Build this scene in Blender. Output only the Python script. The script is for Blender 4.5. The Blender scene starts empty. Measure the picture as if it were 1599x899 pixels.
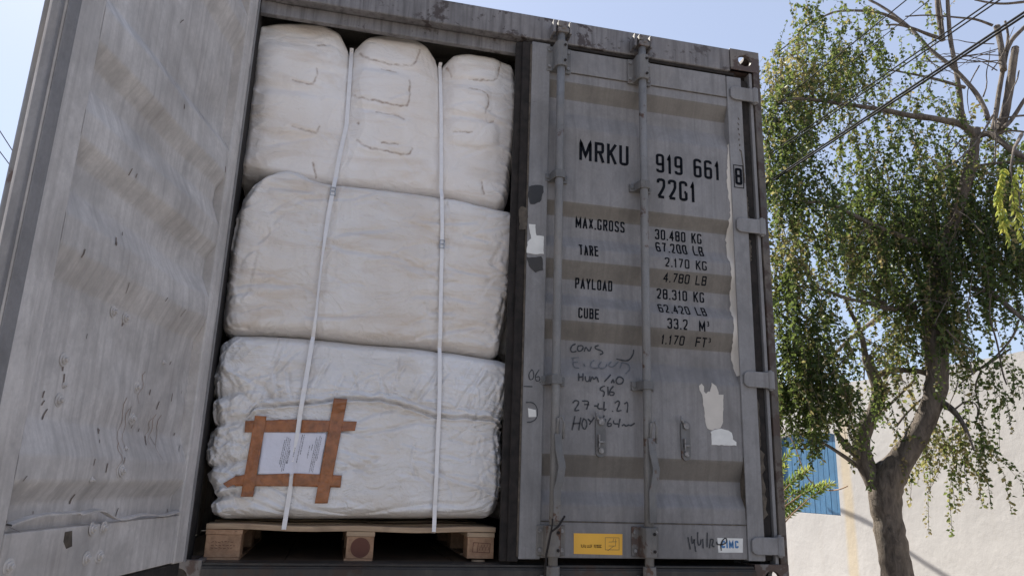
import bpy, bmesh, math, random
import numpy as np
from mathutils import Vector, Matrix

# ------------------------------------------------------------------ camera, sky, sun, exposure
SC = bpy.context.scene
COL = SC.collection
CAMR = [[0.972556,-0.230586,0.03107],[-0.087305,-0.237886,0.967361],[0.215669,0.943525,0.251489]]
CAMP = [0.491,-3.0178,1.5783]
CAMF = 1157.18
cam_d = bpy.data.cameras.new('camera'); cam = bpy.data.objects.new('camera', cam_d); COL.objects.link(cam)
cam_d.sensor_width = 36.0; cam_d.lens = CAMF/1599.0*36.0; cam_d.clip_start = .05; cam_d.clip_end = 3000
_r, _u, _f = CAMR
cam.matrix_world = Matrix(((_r[0],_u[0],-_f[0],CAMP[0]),(_r[1],_u[1],-_f[1],CAMP[1]),(_r[2],_u[2],-_f[2],CAMP[2]),(0,0,0,1)))
SC.camera = cam
SUN_EL = math.radians(47.0); SUN_AZ = math.radians(-23.0)      # azimuth from +Y towards +X
sun_dir = Vector((math.sin(SUN_AZ)*math.cos(SUN_EL), math.cos(SUN_AZ)*math.cos(SUN_EL), math.sin(SUN_EL)))
W = bpy.data.worlds.new('World'); SC.world = W; W.use_nodes = True
nt = W.node_tree; nt.nodes.clear()
sky = nt.nodes.new('ShaderNodeTexSky'); sky.sky_type = 'NISHITA'; sky.sun_disc = False
sky.sun_elevation = SUN_EL; sky.sun_rotation = SUN_AZ; sky.altitude = 20; sky.air_density = 1.0; sky.dust_density = .8; sky.ozone_density = 3.0
bg = nt.nodes.new('ShaderNodeBackground'); bg.inputs['Strength'].default_value = .078
wo = nt.nodes.new('ShaderNodeOutputWorld')
hz_ = nt.nodes.new('ShaderNodeMix'); hz_.data_type = 'RGBA'; hz_.inputs[0].default_value = .62; hz_.inputs[7].default_value = (3.35, 3.72, 4.75, 1)   # even pale summer haze over the clear sky
nt.links.new(sky.outputs[0], hz_.inputs[6]); nt.links.new(hz_.outputs[2], bg.inputs['Color']); nt.links.new(bg.outputs[0], wo.inputs['Surface'])
sl = bpy.data.lights.new('sun', 'SUN'); sl.energy = 5.0; sl.angle = math.radians(.55); sl.color = (1.0, .94, .84)
so = bpy.data.objects.new('sun', sl); COL.objects.link(so); so.rotation_euler = sun_dir.to_track_quat('Z', 'Y').to_euler(); so.location = (-20, 40, 60)
SC.view_settings.view_transform = 'Standard'; SC.view_settings.look = 'None'; SC.view_settings.gamma = 1.0
SC.view_settings.exposure = 1.25

# ------------------------------------------------------------------ helpers
ZB = 1.15            # the container's underside stands this high above the ground
PROF = [(2.314,0),(2.264,0),(2.1909,1),(2.12,1),(2.03,0),(1.66,0),(1.6039,1),(1.5027,1),(1.446,0),(1.386,0),(1.3064,1),(1.2325,1),(1.179,0),(1.107,0),(1.0291,1),(0.9512,1),(0.873,0),(0.539,0),(0.4533,1),(0.3936,1),(0.343,0),(0.274,0)]
TEXT = [('MRKU',1.481,1.873,0.101,1.725),('919 661',1.863,1.861,0.097,2.194),('22G1',1.865,1.732,0.101,2.062),('MAX.GROSS',1.477,1.553,0.053,1.716),('TARE',1.485,1.415,0.052,1.576),('PAYLOAD',1.478,1.268,0.048,1.654),('CUBE',1.483,1.126,0.047,1.579),('30.480 KG',1.866,1.539,0.051,2.104),('67.200 LB',1.867,1.474,0.052,2.108),('2.170 KG',1.897,1.4,0.045,2.108),('4.780 LB',1.896,1.333,0.041,2.111),('28.310 KG',1.869,1.254,0.049,2.107),('62.420 LB',1.868,1.184,0.045,2.105),('33.2  M^',1.903,1.111,0.049,2.11),('1.170  FT^',1.881,1.044,0.041,2.123)]
HAND = [[[1.483,1.016],[1.467,1.009],[1.459,0.993],[1.463,0.98],[1.476,0.98],[1.487,0.985]],[[1.496,1.011],[1.49,0.995],[1.497,0.983],[1.513,0.99],[1.519,1.006],[1.51,1.012],[1.497,1.008]],[[1.523,0.985],[1.529,1.01],[1.546,0.983],[1.556,1.009]],[[1.589,1.018],[1.57,1.01],[1.576,1.0],[1.602,0.996],[1.612,0.984],[1.595,0.977]],[[1.672,0.963],[1.715,0.956],[1.736,0.964],[1.753,0.991],[1.754,1.01]],[[1.488,0.885],[1.487,0.85]],[[1.508,0.886],[1.505,0.851]],[[1.487,0.866],[1.506,0.87]],[[1.516,0.873],[1.519,0.849],[1.535,0.853],[1.538,0.875]],[[1.539,0.85],[1.548,0.876],[1.556,0.858],[1.568,0.877],[1.577,0.85]],[[1.603,0.854],[1.635,0.888]],[[1.635,0.85],[1.643,0.869],[1.648,0.851]],[[1.669,0.88],[1.655,0.864],[1.662,0.847],[1.685,0.85],[1.693,0.869],[1.679,0.881],[1.669,0.879]],[[1.606,0.836],[1.587,0.829],[1.583,0.816],[1.603,0.814],[1.603,0.799],[1.598,0.79]],[[1.619,0.834],[1.621,0.797]],[[1.645,0.838],[1.628,0.819],[1.627,0.797],[1.645,0.798],[1.65,0.811],[1.632,0.812]],[[1.461,0.755],[1.472,0.768],[1.488,0.765],[1.488,0.753],[1.466,0.722],[1.491,0.727]],[[1.503,0.766],[1.532,0.768],[1.531,0.753],[1.523,0.731]],[[1.513,0.752],[1.535,0.753]],[[1.557,0.748],[1.571,0.749]],[[1.577,0.761],[1.571,0.737],[1.596,0.738]],[[1.603,0.769],[1.6,0.729],[1.612,0.739]],[[1.638,0.731],[1.643,0.729]],[[1.651,0.765],[1.668,0.778],[1.674,0.766],[1.656,0.729],[1.681,0.736]],[[1.694,0.764],[1.712,0.776],[1.707,0.728]],[[1.472,0.702],[1.46,0.642]],[[1.498,0.697],[1.489,0.643]],[[1.463,0.669],[1.495,0.673]],[[1.51,0.692],[1.501,0.667],[1.514,0.644],[1.526,0.663],[1.523,0.686],[1.51,0.692]],[[1.529,0.693],[1.542,0.681]],[[1.558,0.7],[1.536,0.669]],[[1.603,0.711],[1.584,0.671]],[[1.609,0.696],[1.603,0.666]],[[1.632,0.701],[1.616,0.679],[1.619,0.664],[1.635,0.668],[1.634,0.68],[1.619,0.676]],[[1.645,0.692],[1.645,0.677],[1.667,0.678]],[[1.674,0.7],[1.667,0.663]],[[1.683,0.67],[1.693,0.679],[1.7,0.668],[1.713,0.677],[1.722,0.672],[1.742,0.685]],[[1.974,0.223],[1.983,0.174]],[[1.99,0.228],[1.991,0.192],[2.005,0.215]],[[2.0,0.215],[2.008,0.165]],[[2.019,0.244],[2.017,0.192],[2.03,0.193],[2.033,0.215]],[[2.041,0.217],[2.042,0.179]],[[2.063,0.243],[2.06,0.184]],[[2.077,0.216],[2.071,0.18]],[[2.077,0.216],[2.093,0.216],[2.081,0.189],[2.094,0.187]],[[2.105,0.207],[2.108,0.193],[2.147,0.198],[2.154,0.217],[2.145,0.223],[2.132,0.212],[2.123,0.194],[2.125,0.171]]]
FAINT = [[[1.464,0.952],[1.497,0.958]],[[1.471,0.955],[1.467,0.909],[1.494,0.908]],[[1.47,0.933],[1.492,0.936]],[[1.517,0.929],[1.522,0.916]],[[1.569,0.95],[1.551,0.938],[1.546,0.918],[1.563,0.911],[1.584,0.917]],[[1.601,0.945],[1.581,0.924],[1.593,0.911],[1.617,0.92],[1.626,0.937]],[[1.648,0.949],[1.628,0.93],[1.647,0.922],[1.662,0.933],[1.682,0.951]],[[1.698,0.949],[1.683,0.921]],[[1.698,0.949],[1.727,0.944],[1.733,0.921],[1.705,0.896]]]
STRIPHAND = [[[1.276,0.884],[1.262,0.865],[1.268,0.838],[1.286,0.848],[1.283,0.88],[1.274,0.885]],[[1.308,0.886],[1.29,0.858],[1.296,0.835],[1.314,0.841],[1.309,0.859],[1.295,0.853]],[[1.312,0.834],[1.315,0.832]],[[1.242,0.812],[1.281,0.813]],[[1.254,0.746],[1.288,0.748],[1.306,0.721],[1.304,0.683],[1.28,0.666],[1.261,0.665]]]
PATCHES = {'yellow': [[1.471,0.231],[1.681,0.231],[1.68,0.149],[1.472,0.152]],'white_quad': [[1.264,0.723],[1.298,0.717],[1.301,0.689],[1.268,0.686]],'logo': [[2.109,0.222],[2.229,0.221],[2.226,0.164],[2.112,0.163]],'cream': [[2.051,0.865],[2.063,0.874],[2.073,0.86],[2.071,0.841],[2.082,0.829],[2.093,0.842],[2.1,0.84],[2.113,0.879],[2.135,0.866],[2.144,0.829],[2.166,0.829],[2.163,0.767],[2.156,0.698],[2.148,0.682],[2.121,0.679],[2.107,0.671],[2.08,0.679],[2.074,0.707],[2.069,0.769],[2.061,0.825],[2.049,0.843]],'white_label': [[2.099,0.655],[2.096,0.664],[2.12,0.675],[2.148,0.68],[2.183,0.675],[2.199,0.663],[2.205,0.635],[2.218,0.624],[2.22,0.61],[2.099,0.608]],'tape_a': [[1.243,1.705],[1.272,1.721],[1.308,1.719],[1.312,1.689],[1.295,1.638],[1.254,1.621],[1.238,1.661]],'tape_w': [[1.247,1.529],[1.277,1.532],[1.281,1.479],[1.316,1.48],[1.318,1.4],[1.286,1.391],[1.239,1.395],[1.244,1.445],[1.258,1.465]],'tape_b': [[1.24,1.374],[1.309,1.387],[1.316,1.364],[1.314,1.326],[1.282,1.308],[1.258,1.329]]}
BOLTS = [[0.951,0.871],[0.633,0.857],[0.564,0.853],[0.826,0.689],[0.814,0.589],[0.443,0.666],[0.436,0.573],[0.513,0.421],[0.624,0.271],[0.566,0.271],[0.628,0.198],[0.565,0.197],[0.946,0.286],[0.944,0.211]]
SMALLBOLTS = [[0.804,0.627],[0.293,0.765],[0.661,0.396],[0.486,0.484]]
DPATCH = [[0.747,0.271],[0.717,0.272],[0.705,0.234],[0.729,0.23],[0.746,0.248]]
B1 = {'top': [[-0.05,2.1919999999999997],[-0.035,2.351],[0.006999999999999999,2.4219999999999997],[0.074,2.4539999999999997],[0.186,2.4819999999999998],[0.27799999999999997,2.489],[0.355,2.4589999999999996],[0.392,2.405],[0.413,2.355],[0.429,2.412],[0.496,2.468],[0.572,2.492],[0.676,2.4939999999999998],[0.755,2.4629999999999996],[0.803,2.4189999999999996],[0.829,2.3579999999999997],[0.842,2.392],[0.884,2.4299999999999997],[0.958,2.4499999999999997],[1.081,2.452],[1.162,2.4339999999999997],[1.206,2.371],[1.226,2.263]],'bot': [[-0.012,1.672],[0.062,1.673],[0.279,1.655],[0.614,1.66],[0.905,1.658],[1.152,1.637]],'left': [[-0.038,2.329],[-0.026999999999999996,2.11],[-0.024,1.891],[-0.023,1.703]],'right': [[1.221,2.379],[1.234,2.172],[1.225,1.935],[1.201,1.736],[1.17,1.637]]}
B2 = {'top': [[0.018,1.593],[0.039,1.646],[0.074,1.683],[0.106,1.709],[0.142,1.722],[0.192,1.717],[0.243,1.693],[0.304,1.68],[0.613,1.679],[0.904,1.674],[1.146,1.643],[1.232,1.627]],'bot': [[0.005,0.959],[0.141,0.974],[0.345,0.979],[0.557,0.967],[0.774,0.968],[0.942,0.96],[1.171,0.942]],'left': [[0.061,1.682],[0.017,1.563],[-0.007,1.473],[-0.009,1.302],[-0.007,1.136],[-0.003,1.028],[0.022,0.96]],'right': [[1.226,1.63],[1.23,1.489],[1.218,1.304],[1.202,1.153],[1.171,0.959]]}
B3 = {'top': [[0.004,0.909],[0.018,0.955],[0.07,0.977],[0.19,0.986],[0.344,0.987],[0.556,0.978],[0.774,0.977],[0.941,0.969],[1.136,0.951],[1.215,0.931],[1.239,0.909]],'bot': [[0.048,0.247],[1.182,0.269]],'left': [[0.008,0.935],[-0.001,0.869],[-0.011,0.79],[-0.004,0.701],[0.012,0.626],[0.002,0.538],[-0.004,0.489],[0.019,0.404],[0.051,0.357],[0.042,0.297],[0.057,0.254]],'right': [[1.23,0.923],[1.227,0.838],[1.211,0.725],[1.191,0.642],[1.198,0.507],[1.208,0.402],[1.173,0.276]]}
STRAP1 = [[0.412,2.353],[0.417,2.18],[0.422,1.954],[0.405,1.794],[0.394,1.639],[0.383,1.488],[0.377,1.341],[0.374,1.198],[0.374,1.058],[0.368,0.934],[0.359,0.786],[0.351,0.655],[0.347,0.527],[0.342,0.377],[0.333,0.226]]
STRAP2 = [[0.831,2.35],[0.846,2.082],[0.864,1.697],[0.877,1.422],[0.886,1.156],[0.896,0.929],[0.903,0.764],[0.907,0.549],[0.91,0.393],[0.913,0.253]]
BUCK1 = [0.388,1.605]
BUCK2 = [0.872,1.409]
TAPES = [[[0.146,0.623],[0.342,0.638],[0.342,0.588],[0.149,0.579]],[[0.36,0.637],[0.574,0.64],[0.569,0.603],[0.361,0.586]],[[0.476,0.727],[0.529,0.726],[0.488,0.321],[0.439,0.32]],[[0.181,0.644],[0.225,0.644],[0.208,0.339],[0.162,0.338]],[[0.132,0.414],[0.333,0.43],[0.335,0.381],[0.136,0.376]],[[0.349,0.431],[0.533,0.429],[0.532,0.382],[0.349,0.382]],[[0.092,0.384],[0.13,0.41],[0.169,0.421],[0.176,0.382],[0.131,0.38],[0.111,0.37]]]
PAPER = [[0.217,0.585],[0.46,0.59],[0.447,0.425],[0.215,0.422]]
STAINS = [[[0.451,2.338],[0.457,2.328],[0.47,2.309],[0.495,2.296],[0.534,2.29],[0.581,2.287],[0.636,2.287],[0.672,2.29],[0.692,2.297],[0.706,2.312],[0.715,2.335],[0.722,2.358],[0.724,2.381],[0.726,2.392]],[[0.432,2.115],[0.438,2.11],[0.449,2.1],[0.473,2.092],[0.508,2.085],[0.547,2.081],[0.59,2.078],[0.628,2.077],[0.661,2.075],[0.681,2.083],[0.689,2.1],[0.692,2.135],[0.69,2.19],[0.689,2.217]],[[0.472,1.885],[0.484,1.877],[0.51,1.86],[0.54,1.852],[0.577,1.851],[0.62,1.848],[0.669,1.845],[0.699,1.847],[0.712,1.857],[0.718,1.867],[0.72,1.879],[0.72,1.885]],[[0.55,2.032],[0.572,2.032],[0.615,2.033],[0.646,2.029],[0.666,2.019],[0.676,2.015]],[[0.862,2.34],[0.887,2.281]],[[0.968,2.275],[0.997,2.277],[1.054,2.282],[1.09,2.292],[1.104,2.309],[1.113,2.339],[1.118,2.382],[1.12,2.403]],[[0.97,2.225],[0.992,2.224],[1.034,2.221],[1.06,2.21],[1.067,2.189],[1.066,2.161],[1.057,2.126],[1.053,2.108]],[[1.069,2.061],[1.093,2.077]],[[0.908,1.989],[0.992,1.997]],[[0.259,2.332],[0.295,2.339]],[[0.168,2.138],[0.189,2.134],[0.232,2.126],[0.257,2.13],[0.266,2.147],[0.27,2.168],[0.271,2.196],[0.271,2.209]],[[0.191,1.914],[0.21,1.91],[0.249,1.901],[0.277,1.898],[0.292,1.9],[0.3,1.908],[0.301,1.923],[0.302,1.93]],[[0.583,1.883],[0.657,1.888]],[[1.053,1.764],[1.066,1.707]],[[0.555,2.257],[0.621,2.249]],[[0.47,1.973],[0.476,1.968]],[[0.293,1.758],[0.314,1.693]]]
PADS = [[0.455,2.28,0.728,2.424],[0.433,2.06,0.695,2.243],[0.468,1.836,0.716,2.029],[0.86,2.274,1.12,2.426],[0.879,2.089,1.07,2.236],[0.01,2.104,0.275,2.313],[0.036,1.88,0.294,2.073],[0.888,1.934,1.117,2.065]]
CR2 = [[[0.414,1.362],[0.551,1.35],[0.701,1.344],[0.753,1.317],[0.866,1.286]],[[0.723,1.304],[0.857,1.259],[1.011,1.252],[1.147,1.259]],[[0.894,1.326],[1.009,1.31],[1.114,1.304]],[[0.755,0.98],[0.822,1.015],[0.95,1.05],[1.071,1.08]],[[0.009,1.147],[0.095,1.179],[0.186,1.183],[0.279,1.181]],[[0.241,1.557],[0.356,1.576],[0.472,1.59],[0.569,1.634]],[[0.122,1.606],[0.256,1.607],[0.314,1.603]],[[0.77,1.522],[0.894,1.524],[1.029,1.55]],[[0.419,1.419],[0.543,1.449],[0.642,1.465]],[[0.761,1.183],[0.912,1.196],[1.046,1.176]],[[0.969,1.478],[1.054,1.471],[1.097,1.464]],[[0.023,1.032],[0.053,0.996],[0.118,0.982]],[[0.004,1.108],[0.055,1.132],[0.117,1.147]],[[0.825,1.117],[0.956,1.127]],[[0.32,1.056],[0.479,1.064],[0.572,1.086]],[[0.016,1.468],[0.006,1.396],[-0.001,1.304]],[[0.027,1.532],[0.067,1.589],[0.113,1.69]],[[0.207,1.703],[0.259,1.671],[0.309,1.662]],[[1.15,1.464],[1.111,1.363],[1.177,1.315]],[[1.169,1.229],[1.162,1.144],[1.144,1.059]]]
SEAM3 = [[0.146,0.637],[0.174,0.678],[0.261,0.689],[0.36,0.7],[0.45,0.716],[0.541,0.727],[0.657,0.733],[0.73,0.719],[0.815,0.7],[0.901,0.674],[1.023,0.68],[1.122,0.679],[1.199,0.646]]
CR3 = [[[0.233,0.844],[0.246,0.774],[0.27,0.706]],[[0.285,0.835],[0.297,0.766],[0.315,0.709]],[[0.446,0.881],[0.417,0.82],[0.391,0.736]],[[0.509,0.825],[0.49,0.777],[0.477,0.729]],[[0.578,0.842],[0.548,0.78],[0.541,0.732]],[[0.648,0.852],[0.664,0.799],[0.692,0.741]],[[0.754,0.883],[0.722,0.826],[0.703,0.753]],[[0.878,0.848],[0.857,0.798],[0.812,0.735]],[[1.041,0.821],[1.006,0.77],[0.973,0.696]],[[1.115,0.863],[1.055,0.797],[1.021,0.71]],[[1.203,0.893],[1.181,0.792],[1.147,0.692]],[[0.069,0.822],[0.099,0.754],[0.16,0.7],[0.238,0.693]],[[0.037,0.819],[0.076,0.764],[0.075,0.684],[0.072,0.617]],[[0.093,0.811],[0.198,0.76],[0.248,0.705]],[[0.483,0.602],[0.598,0.595],[0.713,0.618],[0.771,0.638]],[[0.732,0.684],[0.816,0.67],[0.901,0.668]],[[0.571,0.641],[0.638,0.679],[0.731,0.695]],[[0.512,0.534],[0.606,0.504],[0.675,0.495]],[[0.69,0.611],[0.818,0.652],[0.89,0.644]],[[0.354,0.318],[0.467,0.288],[0.581,0.258]],[[0.625,0.27],[0.747,0.306],[0.92,0.332],[1.04,0.323]],[[0.03,0.785],[0.021,0.682],[0.011,0.592]],[[0.009,0.525],[0.067,0.484],[0.123,0.464]],[[0.034,0.494],[0.094,0.441],[0.152,0.4]],[[0.041,0.353],[0.08,0.376],[0.163,0.389]],[[0.065,0.333],[0.104,0.27],[0.138,0.25]],[[0.124,0.366],[0.141,0.313],[0.178,0.261]],[[0.954,0.587],[1.053,0.568],[1.151,0.596]],[[0.865,0.467],[0.987,0.425],[1.134,0.395]],[[1.151,0.596],[1.18,0.478],[1.173,0.338]],[[1.187,0.621],[1.204,0.503]],[[0.166,0.554],[0.128,0.508],[0.104,0.442]],[[0.025,0.57],[0.092,0.54],[0.158,0.531]],[[0.811,0.57],[0.804,0.488],[0.832,0.42]],[[0.675,0.507],[0.609,0.459],[0.52,0.444]],[[0.204,0.315],[0.281,0.295],[0.338,0.264]]]
PAL = {'top': [[0.04,0.237],[1.166,0.258]]}
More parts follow.
